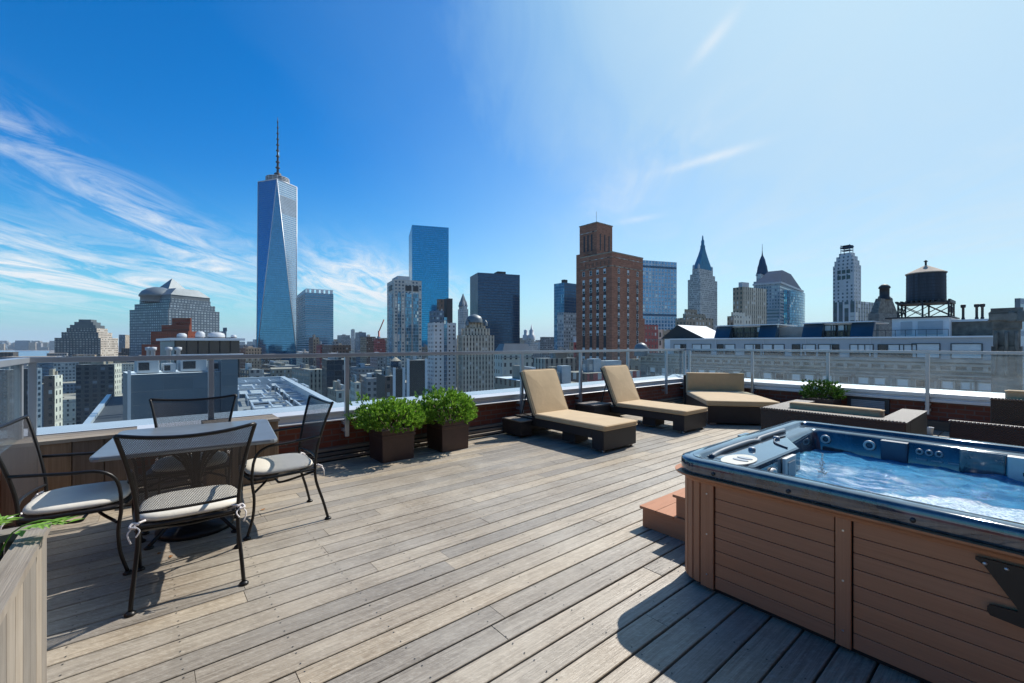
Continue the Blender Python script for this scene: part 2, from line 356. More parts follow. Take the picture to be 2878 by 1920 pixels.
facade('f_deepblue', (.02, .20, .38), (.02, .24, .46), 1.5, 4.0, .95, .86, gmetal=.85, grough=.06, blinds=0, gvar=.15, wmetal=.6, wrough=.25, wallvar=.05)
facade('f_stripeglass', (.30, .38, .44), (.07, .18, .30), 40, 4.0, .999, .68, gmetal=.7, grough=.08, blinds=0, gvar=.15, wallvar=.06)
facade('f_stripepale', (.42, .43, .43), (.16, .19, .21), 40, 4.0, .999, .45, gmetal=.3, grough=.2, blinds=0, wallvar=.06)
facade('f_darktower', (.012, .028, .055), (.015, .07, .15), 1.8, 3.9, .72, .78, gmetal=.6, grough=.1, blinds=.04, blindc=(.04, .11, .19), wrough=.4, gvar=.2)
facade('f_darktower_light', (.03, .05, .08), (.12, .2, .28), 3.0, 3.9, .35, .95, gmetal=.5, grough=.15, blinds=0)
facade('f_bluetower', (.12, .22, .33), (.05, .16, .28), 2.0, 3.8, .7, .8, gmetal=.6, grough=.1, blinds=.12, blindc=(.25, .40, .50), gvar=.4)
facade('f_bluetower_pale', (.46, .54, .60), (.12, .30, .48), 4.4, 4.4, .62, .70, gmetal=.5, grough=.1, blinds=.05, gvar=.2, blindc=(.4, .48, .52), hband=(.06, .12, .18), hperiod=13, hshare=.045)
facade('f_residential', (.46, .46, .43), (.05, .10, .16), 3.2, 3.1, .5, .5, gmetal=.3, blinds=.2)
facade('f_residential_white', (.62, .61, .60), (.04, .04, .05), 3.6, 3.1, .34, .48, blinds=.12)
facade('f_glassbay', (.24, .33, .40), (.08, .22, .34), 1.6, 3.1, .82, .86, gmetal=.7, grough=.08, blinds=.1, gvar=.5)
facade('f_artdeco', (.50, .46, .37), (.05, .05, .055), 2.6, 3.6, .42, .55, spandrel=(.22, .20, .17), blinds=.2)
facade('f_cream', (.62, .59, .50), (.07, .075, .08), 3.2, 3.8, .38, .55, blinds=.2, hband=(.40, .38, .33), hperiod=4, hshare=.08)
facade('f_gothic', (.46, .48, .48), (.12, .15, .18), 2.4, 4.0, .4, .7)
facade('f_tan', (.33, .27, .20), (.04, .04, .04), 3.0, 3.6, .4, .55)
facade('f_brown', (.16, .11, .085), (.03, .03, .035), 3.0, 3.4, .4, .5)
facade('f_redbrown', (.24, .055, .025), (.10, .03, .018), 2.5, 3.6, .5, .2, blinds=0)
facade('f_greyblock', (.24, .25, .26), (.05, .06, .075), 3.2, 3.5, .5, .5)
facade('f_blueblock', (.13, .18, .24), (.03, .06, .10), 2.6, 3.3, .6, .55, blinds=.15, blindc=(.3, .38, .45), gmetal=.3)
facade('f_darkres', (.085, .085, .085), (.015, .025, .045), 4.2, 3.0, .55, .62, blinds=.1, blindc=(.25, .28, .32))
facade('f_darkglass', (.03, .035, .045), (.02, .035, .06), 4.5, 3.6, .9, .8, gmetal=.4, blinds=.05)
facade('f_darkbrick', (.065, .052, .043), (.06, .05, .04), 50, 50, .01, .01, blinds=0)
facade('f_redwhite', (.33, .09, .08), (.10, .05, .05), 3.0, 3.4, .45, .5)
facade('f_spire_tower', (.38, .39, .38), (.07, .09, .11), 2.4, 3.9, .5, .6, hband=(.40, .42, .42), hperiod=6, hshare=.06)
facade('f_stone_tower', (.48, .50, .52), (.06, .09, .12), 4.0, 3.9, .38, .5, blinds=.15)
facade('f_stripe_vert', (.55, .56, .58), (.03, .05, .08), 4.7, 3.8, .70, .9, spandrel=(.04, .055, .08), blinds=.05)
facade('f_bluestone', (.27, .33, .38), (.06, .11, .17), 2.8, 3.8, .5, .55, gmetal=.2)
facade('f_bluestripe', (.30, .36, .40), (.05, .09, .14), 40, 3.8, .999, .45, gmetal=.2, blinds=0)
facade('f_metalclad', (.10, .14, .18), (.09, .13, .17), 1.4, .75, .985, .97, blinds=0, gvar=.08, grough=.45, wrough=.5, gmetal=.4, wmetal=.3)
facade('f_metalclad_light', (.42, .44, .46), (.41, .43, .45), 40, .45, .999, .93, blinds=0, gvar=.06, grough=.45, wrough=.5)
facade('f_brickred', (.29, .132, .082), (.32, .148, .094), 1.1, .3, .96, .9, blinds=0, gvar=.25, grough=.9, wrough=.9, wallvar=.35)
facade('f_oldstone', (.19, .19, .18), (.165, .17, .165), 1.2, .55, .97, .93, blinds=0, gvar=.3, grough=.9, wrough=.9, wallvar=.4)
facade('f_panelwhite', (.34, .37, .40), (.36, .39, .42), 2.4, 5, .985, .999, blinds=0, gvar=.06, grough=.6, wrough=.6, wallvar=.06)

# ------------------------------------------------------------------ mesh builder
class MB:
    def __init__(s): s.v = []; s.f = []; s.m = []; s.sm = []; s.uv = []
    def add(s, vs, fs, m=0, smooth=False, uvs=None):
        o = len(s.v); s.v += [tuple(x) for x in vs]
        for i, f in enumerate(fs):
            s.f.append([o+j for j in f]); s.m.append(m); s.sm.append(smooth); s.uv.append(uvs[i] if uvs else None)
        return s
    def box(s, a, b, m=0, mt=None):
        x0, y0, z0 = a; x1, y1, z1 = b
        x0, x1 = min(x0, x1), max(x0, x1); y0, y1 = min(y0, y1), max(y0, y1); z0, z1 = min(z0, z1), max(z0, z1)
        v = [(x0, y0, z0), (x1, y0, z0), (x1, y1, z0), (x0, y1, z0), (x0, y0, z1), (x1, y0, z1), (x1, y1, z1), (x0, y1, z1)]
        s.add(v, [(0, 3, 2, 1), (0, 1, 5, 4), (1, 2, 6, 5), (2, 3, 7, 6), (3, 0, 4, 7)], m)
        s.add(v[4:], [(0, 1, 2, 3)], m if mt is None else mt); return s
    def prism(s, poly, z0, z1, m=0, mt=None, smooth=False, top=None):
        n = len(poly); a = [(x, y, z0) for x, y in poly]; b = [(x, y, z1) for x, y in (top or poly)]
        s.add(a+b, [(i, (i+1) % n, n+(i+1) % n, n+i) for i in range(n)], m, smooth)
        s.add(b, [tuple(range(n))], m if mt is None else mt); s.add(a, [tuple(range(n-1, -1, -1))], m); return s
    def loops(s, ls, m=0, smooth=True, closed=True, cap0=False, cap1=False, ms=None):
        n = len(ls[0]); o = [p for l in ls for p in l]
        for k in range(len(ls)-1):
            fs = [(k*n+i, k*n+(i+1) % n, (k+1)*n+(i+1) % n, (k+1)*n+i) for i in range(n if closed else n-1)]
            if k == 0: s.add(o, fs, ms[k] if ms else m, smooth); base = len(s.v)-len(o)
            else:
                for f in fs: s.f.append([base+j for j in f]); s.m.append(ms[k] if ms else m); s.sm.append(smooth); s.uv.append(None)
        if cap0: s.f.append([base+j for j in range(n-1, -1, -1)]); s.m.append(m); s.sm.append(False); s.uv.append(None)
        if cap1: s.f.append([base+(len(ls)-1)*n+j for j in range(n)]); s.m.append(m); s.sm.append(False); s.uv.append(None)
        return s
    def tube(s, pts, r, seg=8, m=0, cap=True, sub=4):
        pts = [Vector(p) for p in pts]
        if sub > 1 and len(pts) > 2:       # Catmull-Rom
            q = []; P = [pts[0]*2-pts[1]]+pts+[pts[-1]*2-pts[-2]]
            for i in range(1, len(P)-2):
                for j in range(sub):
                    t = j/sub; a, b, c, d = P[i-1:i+3]
                    q.append(.5*((2*b)+(c-a)*t+(2*a-5*b+4*c-d)*t*t+(3*b-3*c+d-a)*t**3))
            q.append(pts[-1]); pts = q
        ls = []; up = None
        for i, p in enumerate(pts):
            t = (pts[min(i+1, len(pts)-1)]-pts[max(i-1, 0)]).normalized()
            if up is None: up = Vector((0, 0, 1)) if abs(t.z) < .9 else Vector((1, 0, 0))
            a = t.cross(up).normalized(); b = a.cross(t).normalized(); up = b
            rr = r[min(i, len(r)-1)] if isinstance(r, (list, tuple)) else r
            ls.append([p+a*math.cos(2*math.pi*k/seg)*rr+b*math.sin(2*math.pi*k/seg)*rr for k in range(seg)])
        return s.loops(ls, m, True, True, cap, cap)
    def lathe(s, prof, c=(0, 0, 0), seg=24, m=0, smooth=True, ms=None):
        ls = [[(c[0]+r*math.cos(2*math.pi*k/seg), c[1]+r*math.sin(2*math.pi*k/seg), c[2]+z) for k in range(seg)] for r, z in prof]
        return s.loops(ls, m, smooth, True, False, prof[-1][0] > .001, ms)
    def build(s, name, mats, parent=None, loc=None, rot=0, bevel=0, sub=0, seg=2, bang=40):
        me = bpy.data.meshes.new(name); me.from_pydata(s.v, [], s.f)
        mats = mats if isinstance(mats, (list, tuple)) else [mats]
        for m in mats: me.materials.append(M[m] if isinstance(m, str) else m)
        uvl = me.uv_layers.new(name='UVMap')
        for i, p in enumerate(me.polygons):
            p.material_index = s.m[i]; p.use_smooth = s.sm[i]
            u = s.uv[i]
            if u is None:
                n = p.normal
                if abs(n.z) > .8: u = [(me.vertices[j].co.x, me.vertices[j].co.y) for j in p.vertices]
                else:
                    t = Vector((-n.y, n.x)); t = t.normalized() if t.length > 1e-6 else Vector((1, 0))
                    if abs(t.x) > abs(t.y): t = t if t.x > 0 else -t
                    else: t = t if t.y > 0 else -t
                    u = [(t.x*me.vertices[j].co.x+t.y*me.vertices[j].co.y, me.vertices[j].co.z) for j in p.vertices]
            for k, li in enumerate(p.loop_indices): uvl.data[li].uv = u[k]
        me.validate(); me.update()
        o = bpy.data.objects.new(name, me); COL.objects.link(o)
        if parent: o.parent = parent
        if loc is not None: o.location = loc
        if rot: o.rotation_euler = (0, 0, rot)
        if bevel:
            md = o.modifiers.new('bevel', 'BEVEL'); md.width = bevel; md.segments = seg; md.limit_method = 'ANGLE'; md.angle_limit = R(bang)
        if sub:
            md = o.modifiers.new('sub', 'SUBSURF'); md.levels = sub; md.render_levels = sub
        return o
def tag(o, label=None, cat=None, group=None, kind=None):
    if label: o['label'] = label
    if cat: o['category'] = cat
    if group: o['group'] = group
    if kind: o['kind'] = kind
    return o
def thing(name, label, cat, loc=(0, 0, 0), rot=0, group=None):
    o = bpy.data.objects.new(name, None); COL.objects.link(o); o.location = loc; o.rotation_euler = (0, 0, rot)
    o.empty_display_size = .2
    return tag(o, label, cat, group)
def copy_tree(o, parent=None):
    c = o.copy(); COL.objects.link(c); c.parent = parent
    for ch in [x for x in bpy.data.objects if x.parent == o]: copy_tree(ch, c)
    return c

E1 = Vector((math.sin(R(50.5)), math.cos(R(50.5)), 0)); E2 = Vector((-E1.y, E1.x, 0)); RZ = R(39.5)
def PQ(p, q, z=0): v = E1*p+E2*q; return Vector((v.x, v.y, z))
def G(u, v, z=0):
    Y = (EYE-z)*F/(v-CY); return Vector(((u-CX)/F*Y, Y, z))
def qF(u, p):           # position along a wall at distance p that stands in direction u
    r = (u-CX)/F; Y = p/(E1.x*r+E1.y); return Y*(E2.x*r+E2.y)
def pF(u, q):
    r = (u-CX)/F; Y = q/(E2.x*r+E2.y); return Y*(E1.x*r+E1.y)
def zY(v, Y): return EYE+(CY-v)*Y/F

# ================================================================== DECK
def make_deck():
    b = MB(); wd = .145; bid = 0
    q = -4.6; k = 0
    while q < 5.46:
        p = -.9-random.random()*2; first = True
        while p < 10.0:
            L = random.choice([1.8, 2.4, 3.0, 3.6, 4.2])*random.uniform(.9, 1.1)
            p0, p1 = max(p, -.9), min(p+L, 9.93)
            if p1 > p0+.02:
                g = .0052; q0, q1 = q+g, min(q+wd-g, 5.47); e = .0012 if p0 > -.9 else 0
                P = [PQ(p0+e, q0), PQ(p1-e, q0), PQ(p1-e, q1), PQ(p0+e, q1)]
                h = random.uniform(-.0012, .0012); ch = .003
                I = [PQ(p0+e+.001, q0+ch), PQ(p1-e-.001, q0+ch), PQ(p1-e-.001, q1-ch), PQ(p0+e+.001, q1-ch)]
                lo = [(x.x, x.y, -.028) for x in P]; md = [(x.x, x.y, h-.003) for x in P]; hi = [(x.x, x.y, h) for x in I]
                off = random.random()*50; u0 = [off, off+(p1-p0), off+(p1-p0), off]; v0 = [bid+.04, bid+.04, bid+.96, bid+.96]
                U = list(zip(u0, v0))
                fs, us = [], []
                for i in range(4):
                    j = (i+1) % 4
                    fs += [(i, j, 4+j, 4+i), (4+i, 4+j, 8+j, 8+i)]; us += [[U[i], U[j], U[j], U[i]]]*2
                fs.append((8, 9, 10, 11)); us.append(U)
                b.add(lo+md+hi, fs, 0, False, us); bid += 1
            p += L
        q += wd; k += 1
    rs = random.Random(3)
    for k in range(60):
        qq = -4.6+k*wd
        if not -1 < qq < 4.6: continue
        for j in range(22):
            pp = -.7+j*.406
            if pp > 7.5: break
            for dq in (.030, .115):
                c = PQ(pp+rs.uniform(-.004, .004), qq+dq+rs.uniform(-.003, .003)); rr = .0042
                b.add([(c.x+rr*math.cos(i*1.047), c.y+rr*math.sin(i*1.047), .0021) for i in range(6)], [(0, 1, 2, 3, 4, 5)], 1)
    o = b.build('deck', ['deck_wood', 'frame_dark']); tag(o, kind='structure')
    b = MB(); P = [PQ(-1.6, -4.7), PQ(10.6, -4.7), PQ(10.6, 6.1), PQ(-1.6, 6.1)]
    b.prism([(x.x, x.y) for x in P], -3.2, -.03); o = b.build('deck_base', 'base_black'); tag(o, kind='structure')
make_deck()

# local frames: x = E1 (p), y = E2 (q)
def wall_left():
    t = thing('parapet_wall', 'long red brick parapet with white metal coping behind the planters and loungers', 'parapet wall', rot=RZ)
    b = MB().box((-.95, 5.62, -.03), (10.05, 6.1, .47)); b.build('brickwork', 'parapet_brick', t)
    b = MB(); prof = [(5.555, .468), (5.555, .485), (5.60, .492), (5.60, .555), (5.575, .56), (5.575, .585), (6.17, .612), (6.17, .45)]
    def ext(prof, a0, a1, b_, m=0):
        n = len(prof); L0 = [(a0, y, z) for y, z in prof]; L1 = [(a1, y, z) for y, z in prof]
        b_.add(L0+L1, [(i, (i+1) % n, n+(i+1) % n, n+i) for i in range(n)], m); b_.add(L0, [tuple(range(n-1, -1, -1))], m); b_.add(L1, [tuple(range(n))], m)
    ext(prof, -.93, 9.98, b); b.build('coping', 'coping_metal', t, bevel=.006)
    b = MB()
    for i, (q0, z1) in enumerate([(5.48, .045), (5.525, .09), (5.57, .135)]):
        b.add([(-.9, q0, z1-.03), (9.95, q0, z1-.03), (9.95, 5.62, z1-.03), (-.9, 5.62, z1-.03), (-.9, q0, z1), (9.95, q0, z1), (9.95, 5.62, z1), (-.9, 5.62, z1)],
              [(0, 1, 5, 4), (4, 5, 6, 7), (0, 4, 7, 3), (1, 2, 6, 5), (3, 2, 1, 0)], 0, False, [[(0, i), (11, i), (11, i+.2), (0, i+.2)], [(0, i+.1), (11, i+.1), (11, i+.9), (0, i+.9)]]+[[(0, i), (0, i), (0, i), (0, i)]]*3)
    b.build('timber_ledge', 'box_wood', t)
    b = MB().box((-.9, 5.56, -.03), (9.95, 5.615, .1)); b.build('ledge_backing', 'base_black', t)
def wall_right():
    t = thing('parapet_wall', 'brick parapet with white coping and louvred vent behind the sofas on the right', 'parapet wall', rot=RZ)
    MB().box((10.06, -3.4, -.03), (10.5, 6.08, .47)).build('brickwork', 'parapet_brick', t)
    prof = [(9.975, .455), (9.975, .50), (10.01, .505), (10.01, .53), (9.985, .535), (9.985, .60), (10.55, .63), (10.55, .45)]
    b = MB(); n = len(prof); L0 = [(x, -3.4, z) for x, z in prof]; L1 = [(x, 5.575+ (x-9.985), z) for x, z in prof]
    L1 = [(x, 6.17, z) if x > 9.99 else (x, 5.572, z) for x, z in prof]
    b.add(L0+L1, [(i, n+i, n+(i+1) % n, (i+1) % n) for i in range(n)]); b.add(L0, [tuple(range(n))]); b.add(L1, [tuple(range(n-1, -1, -1))])
    b.build('coping', 'coping_metal', t, bevel=.006)
    MB().box((9.94, -3.4, -.03), (10.06, 5.47, .15)).build('timber_ledge', 'bench_wood_dark', t)
    y0, y1 = qF(2488, 10.05), qF(2394, 10.05)
    v = MB().box((10.02, y0-.06, .18), (10.062, y1+.06, .44)).build('vent', 'frame_dark', t)
    b = MB()
    for i in range(6): b.box((10.0, y0, .225+i*.03), (10.022, y1, .248+i*.03))
    b.build('louvre', 'grey_plastic', v)
def wall_far_left():
    t = thing('parapet_wall', 'short return parapet with coping at the far left behind the side chair', 'parapet wall', rot=RZ)
    MB().box((-1.35, -3.4, -.03), (-.955, 6.0, .47)).build('brickwork', 'parapet_brick', t)
    MB().box((-1.42, -3.4, .472), (-.91, 5.55, .60)).build('coping', 'coping_metal', t, bevel=.008)
wall_left(); wall_right(); wall_far_left()

def railing():
    ZT = 1.302
    def post(b, x, y, wx=.05, wy=.05, z0=.30):
        b.box((x-wx/2, y-wy/2, z0), (x+wx/2, y+wy/2, ZT-.048))
    # along the left wall
    t = thing('glass_railing', 'long glass railing with grey metal posts and top rail in front of the skyline', 'railing', rot=RZ)
    MB().box((-.83, 5.48, ZT-.046), (9.98, 5.545, ZT)).build('top_rail', 'rail_metal', t, bevel=.006)
    ps = [-.77, .495, 1.89, 4.755, 6.2, 7.66, 9.11, 9.93]
    for p in ps:
        b = MB(); post(b, p, 5.515, .05, .045, .27); b.box((p-.035, 5.52, .33), (p+.035, 5.62, .37)); b.box((p-.035, 5.52, .42), (p+.035, 5.62, .455))
        b.build('post', 'rail_metal', t, bevel=.004)
    for a, c in zip(ps[:-1], ps[1:]):
        MB().box((a+.028, 5.506, .64), (c-.028, 5.518, ZT-.047)).build('glass_panel', 'glass_clean', t)
    # along the right wall
    t = thing('glass_railing', 'weathered glass railing on the right in front of the old stone building', 'railing', rot=RZ)
    MB().box((9.905, -3.3, ZT-.046), (9.97, 5.478, ZT)).build('top_rail', 'rail_metal', t, bevel=.006)
    qs = [-2.87, -1.5, -.13, 1.246, 2.63, 3.986, 5.41]
    for q in qs:
        b = MB(); post(b, 9.935, q, .045, .05, .25); b.box((9.94, q-.035, .30), (10.06, q+.035, .34)); b.box((9.94, q-.035, .40), (10.06, q+.035, .435))
        b.build('post', 'rail_metal', t, bevel=.004)
    for a, c in zip(qs[:-1], qs[1:]):
        MB().box((9.929, a+.028, .66), (9.941, c-.028, ZT-.047)).build('glass_panel', 'glass_dirty', t)
    # far left return
    t = thing('glass_railing', 'short return of the glass railing with sunlit top rail at the far left edge', 'railing', rot=RZ)
    MB().box((-.86, -3.3, ZT-.046), (-.78, 5.478, ZT)).build('top_rail', 'rail_metal', t, bevel=.006)
    qs = [5.33, 4.0, 2.6, 1.2]
    for q in qs:
        b = MB(); post(b, -.82, q, .045, .05, .27); b.box((-.95, q-.03, .33), (-.82, q+.03, .37)); b.build('post', 'rail_metal', t, bevel=.004)
    for c, a in zip(qs[:-1], qs[1:]):
        MB().box((-.826, a+.028, .64), (-.814, c-.028, ZT-.047)).build('glass_panel', 'glass_clean', t)
railing()

def light_blocking_house():  # unseen block added to cut light from behind and mirror in the tub rim
    t = thing('added_brick_penthouse', 'unseen brown brick penthouse added behind the viewpoint to cut light from behind', 'building', PQ(-6, -3.6, 0), RZ)
    MB().box((0, -6, -3), (17, 0, 7.2)).build('wall', 'parapet_brick', t)
    for x in (3.2, 6.6, 10):
        f = MB().box((x, .001, .02), (x+2.2, .06, 2.5)).build('glass_door', 'frame_dark', t)
        MB().box((x+.08, .061, .1), (x+1.05, .07, 2.42)).build('pane', 'pane_dark', f); MB().box((x+1.15, .061, .1), (x+2.12, .07, 2.42)).build('pane', 'pane_dark', f)
    MB().box((-.1, -6.1, 7.2), (17.1, .12, 7.4)).build('coping', 'coping_metal', t)
light_blocking_house()
# ------------------------------------------------------------------ wooden boxes
def board_box(t, x0, y0, x1, y1, h, mat, topmat, bw=.145, rim=.14, soil=True, lid=False):
    """vertical boards round a box, plank rim on top; origin of t, local coords"""
    def side(a, c, nrm, nm):
        b = MB(); L = (Vector(c)-Vector(a)).length; n = max(1, round(L/bw)); d = (Vector(c)-Vector(a))/n
        for i in range(n):
            p = Vector(a)+d*i+d.normalized()*.003; e = Vector(a)+d*(i+1)-d.normalized()*.003; N = Vector(nrm)*.02
            k = random.randint(0, 900)
            vs = [(p.x, p.y, .01), (e.x, e.y, .01), (e.x, e.y, h-.03), (p.x, p.y, h-.03), (p.x-N.x, p.y-N.y, .01), (e.x-N.x, e.y-N.y, .01), (e.x-N.x, e.y-N.y, h-.03), (p.x-N.x, p.y-N.y, h-.03)]
            U = [(0, k+.05), (0, k+.95), (h, k+.95), (h, k+.05)]
            b.add(vs, [(0, 1, 2, 3), (4, 7, 6, 5), (0, 3, 7, 4), (1, 5, 6, 2), (3, 2, 6, 7)], 0, False, [U, U, [U[0], U[3], U[3], U[0]], [U[1], U[1], U[2], U[2]], [U[3], U[2], U[2], U[3]]])
        return b.build(nm, mat, t, bevel=.003)
    side((x0, y0), (x1, y0), (0, -1), 'side_boards'); side((x1, y0), (x1, y1), (1, 0), 'side_boards')
    side((x1, y1), (x0, y1), (0, 1), 'side_boards'); side((x0, y1), (x0, y0), (-1, 0), 'side_boards')
    o = .012
    def plank(bb, a, c):
        (ax, ay), (cx, cy) = a, c; k = random.randint(0, 900); hx = abs(cx-ax) > abs(cy-ay)
        vs = [(ax, ay), (cx, ay), (cx, cy), (ax, cy)]
        U = [((x if hx else y), k+.05+.9*(((y-ay)/(cy-ay)) if hx else ((x-ax)/(cx-ax)))) for x, y in vs]
        z0, z1 = h-.028, h
        V = [(x, y, z0) for x, y in vs]+[(x, y, z1) for x, y in vs]
        bb.add(V, [(4, 5, 6, 7), (3, 2, 1, 0)], 0, False, [U, U[::-1]])
        bb.add(V, [(i, (i+1) % 4, 4+(i+1) % 4, 4+i) for i in range(4)], 0, False, [[U[i], U[(i+1) % 4], U[(i+1) % 4], U[i]] for i in range(4)])
    b = MB()
    if lid:
        n = max(2, round((y1-y0)/.145)); s = (y1-y0+2*o)/n
        for i in range(n): plank(b, (x0-o, y0-o+i*s+.002), (x1+o, y0-o+(i+1)*s-.002))
        b.build('lid', topmat, t, bevel=.003)
    else:
        plank(b, (x0-o, y0-o), (x1+o, y0-o+rim)); plank(b, (x0-o, y1+o-rim), (x1+o, y1+o))
        plank(b, (x0-o, y0-o+rim+.002), (x0-o+rim, y1+o-rim-.002)); plank(b, (x1+o-rim, y0-o+rim+.002), (x1+o, y1+o-rim-.002))
        b.build('rim', topmat, t, bevel=.003)
        MB().box((x0+.03, y0+.03, 0), (x1-.03, y1-.03, h-.09)).build('soil', 'soil', t)
    return t
o = PQ(-.9, 5.09)
t = thing('timber_bench_box', 'long timber bench box with dark plank front behind the left dining chair', 'bench', o, RZ)
board_box(t, .02, 0, .80, .37, .64, 'bench_wood_dark', 'box_wood', .2, lid=True)
o = PQ(.42, 5.09)
t = thing('timber_bench_box', 'short weathered timber box beside the right dining chair against the parapet', 'bench', o, RZ)
board_box(t, 0, 0, .62, .37, .64, 'bench_wood_dark', 'box_wood', .2, lid=True)
o = PQ(-.9, 1.15)
t = thing('timber_planter_box', 'weathered upright board planter with green sprigs at the lower left corner', 'planter', o, RZ)
board_box(t, .02, 0, .583, 1.406, .70, 'box_wood', 'box_wood', .11, rim=.075)

# ------------------------------------------------------------------ plants
def sprig_mesh(bb, base, dirv, n, L, wdt, idb):
    dirv = dirv.normalized(); a = dirv.orthogonal().normalized(); c = dirv.cross(a)
    for i in range(n):
        th = random.random()*6.283; sp_ = random.uniform(.25, 1.0)
        d = (dirv+(a*math.cos(th)+c*math.sin(th))*sp_).normalized()
        st = base+dirv*random.uniform(-.3, .7)*L
        s_ = d.cross(Vector((random.uniform(-1, 1), random.uniform(-1, 1), random.uniform(-1, 1)))).normalized()*wdt*random.uniform(.7, 1.2)
        l = L*random.uniform(.6, 1.1)
        vs = [st, st+d*l*.45+s_, st+d*l, st+d*l*.45-s_]
        k = idb+random.randint(0, 60)
        bb.add(vs, [(0, 1, 2, 3)], 0, False, [[(0, k+.5)]*4])
def bush(name_t, cx, cy, cz, rx, ry, rz, n, parent, mat='pine_leaf', L=.045, lobes=9):
    bb = MB(); rl = [(random.random()*6.283, random.uniform(-.1, 1.4), random.uniform(.10, .36)) for _ in range(lobes+9)]
    for i in range(n):
        th = random.random()*6.283; ph = math.asin(random.uniform(-.35, 1)); rad = random.uniform(.35, 1)**.5*.93
        bump_ = 1+sum(h*math.exp(-(((th-a+3.14) % 6.283-3.14)**2+(ph-e)**2)/.035) for a, e, h in rl)*.9
        d = Vector((math.cos(th)*math.cos(ph), math.sin(th)*math.cos(ph), math.sin(ph)))
        p = Vector((cx+d.x*rx*rad*bump_, cy+d.y*ry*rad*bump_, cz+d.z*rz*rad*bump_))
        out = (d*Vector((1, 1, 1)).length*.6+Vector((0, 0, .75))+Vector((random.uniform(-.3, .3), random.uniform(-.3, .3), 0)))
        sprig_mesh(bb, p, out, 12, L*random.uniform(.75, 1.2), L*.18, i*7)
    bb.build('foliage', mat, parent)
    st = MB()
    for i in range(9):
        th = i*.7; st.tube([(cx, cy, cz-rz*.7), (cx+math.cos(th)*rx*.35, cy+math.sin(th)*ry*.35, cz), (cx+math.cos(th)*rx*.7, cy+math.sin(th)*ry*.7, cz+rz*.45)], .007, 5, sub=2)
    st.build('stem', 'bench_wood_dark', parent)
def planter(p0, q0, s, h, lab, catlab, nb=620, brz=.30, brx=.37, dark=False):
    t = thing('square_planter', lab, 'planter', PQ(p0+s/2, q0+s/2), RZ, 'brown square planters'); a = s/2
    b = MB()
    r = .94
    b.prism([(-a*r, -a*r), (a*r, -a*r), (a*r, a*r), (-a*r, a*r)], 0, h-.10, top=[(-a*.97, -a*.97), (a*.97, -a*.97), (a*.97, a*.97), (-a*.97, a*.97)])
    b.build('pot', 'planter_brown', t, bevel=.006)
    b = MB(); ring = lambda k, z: [(-a*k, -a*k, z), (a*k, -a*k, z), (a*k, a*k, z), (-a*k, a*k, z)]
    b.loops([ring(.97, h-.10), ring(1.0, h-.095), ring(1.0, h-.065), ring(.98, h-.06), ring(.98, h-.05), ring(1.03, h-.045), ring(1.03, h), ring(.94, h), ring(.94, h-.04)], smooth=False)
    b.build('rim', 'planter_brown', t, bevel=.003)
    MB().box((-a*.93, -a*.93, h-.12), (a*.93, a*.93, h-.035)).build('soil', 'soil', t)
    s2 = thing('shrub', catlab, 'shrub', PQ(p0+s/2, q0+s/2, h-.03), RZ, 'dwarf shrubs in the square planters')
    bush('', 0, 0, .10, brx, brx, brz, nb, s2, 'pine_leaf_dark' if dark else 'pine_leaf')
planter(2.12, 4.98, .43, .385, 'brown square planter nearest the dining set, first of the pair', 'bright green shrub with fluffy upright tips in the planter nearest the dining set', nb=880, brx=.43, brz=.27)
planter(2.93, 4.98, .43, .40, 'brown square planter nearest the first lounger, second of the pair', 'round bushy green shrub in the planter nearest the first lounger', nb=880, brz=.32, brx=.41)
planter(9.35, 2.40, .5, .42, 'dark planter half hidden behind the low sofa by the right wall', 'small dark green shrub against the right parapet behind the low sofa', nb=420, brz=.26, brx=.36, dark=True)

def fern(loc, rot, lab, n=9, L=.16, tilt=.5):
    t = thing('leafy_sprig', lab, 'plant', loc, rot, 'sprigs growing in the corner planter')
    st = MB(); lf = MB()
    pts = [Vector((0, 0, -.06)), Vector((L*.25, 0, .02)), Vector((L*.65, .01, .045)), Vector((L, .02, .03))]
    pts = [p_*1.35 for p_ in pts]; st.tube(pts, .0028, 5, sub=3)
    for i in range(n):
        f = (i+1)/n; p = pts[1].lerp(pts[3], f)+Vector((0, 0, .012*math.sin(f*3.1)))
        for sgn in (-1, 1):
            d = Vector((.75, sgn*.8, random.uniform(-.1, .35))).normalized(); l = .072*(1.15-.5*f)*random.uniform(.85, 1.15)
            s_ = d.cross(Vector((0, 0, 1))).normalized()*l*.2
            k = random.randint(0, 60)
            m1 = p+d*l*.4+Vector((0, 0, .004)); lf.add([p, m1+s_, p+d*l, m1-s_], [(0, 1, 2, 3)], 0, False, [[(0, k+.5)]*4])
    st.build('stem', 'fern_leaf', t); lf.build('leaves', 'fern_leaf', t)
def ferns():
    base = PQ(-.40, 2.42, .70)
    fern(Vector((base.x-.02, base.y-.02, .705)), R(10), 'bright green fern sprig hanging over the far rim of the corner planter', 8, .15)
    fern(PQ(-.52, 2.40, .71), R(80), 'small upright pale green sprig beside the far rim of the corner planter', 7, .11)
    fern(PQ(-.60, 2.30, .70), R(-10), 'dark green sprig lying across the corner planter near the left frame edge', 9, .17)
    fern(PQ(-.52, 2.02, .69), R(-35), 'broad green leaf cluster at the lowest left edge of the corner planter', 8, .15)
    fern(PQ(-.66, 2.42, .70), R(150), 'light green sprig at the back corner of the corner planter', 8, .14)
ferns()
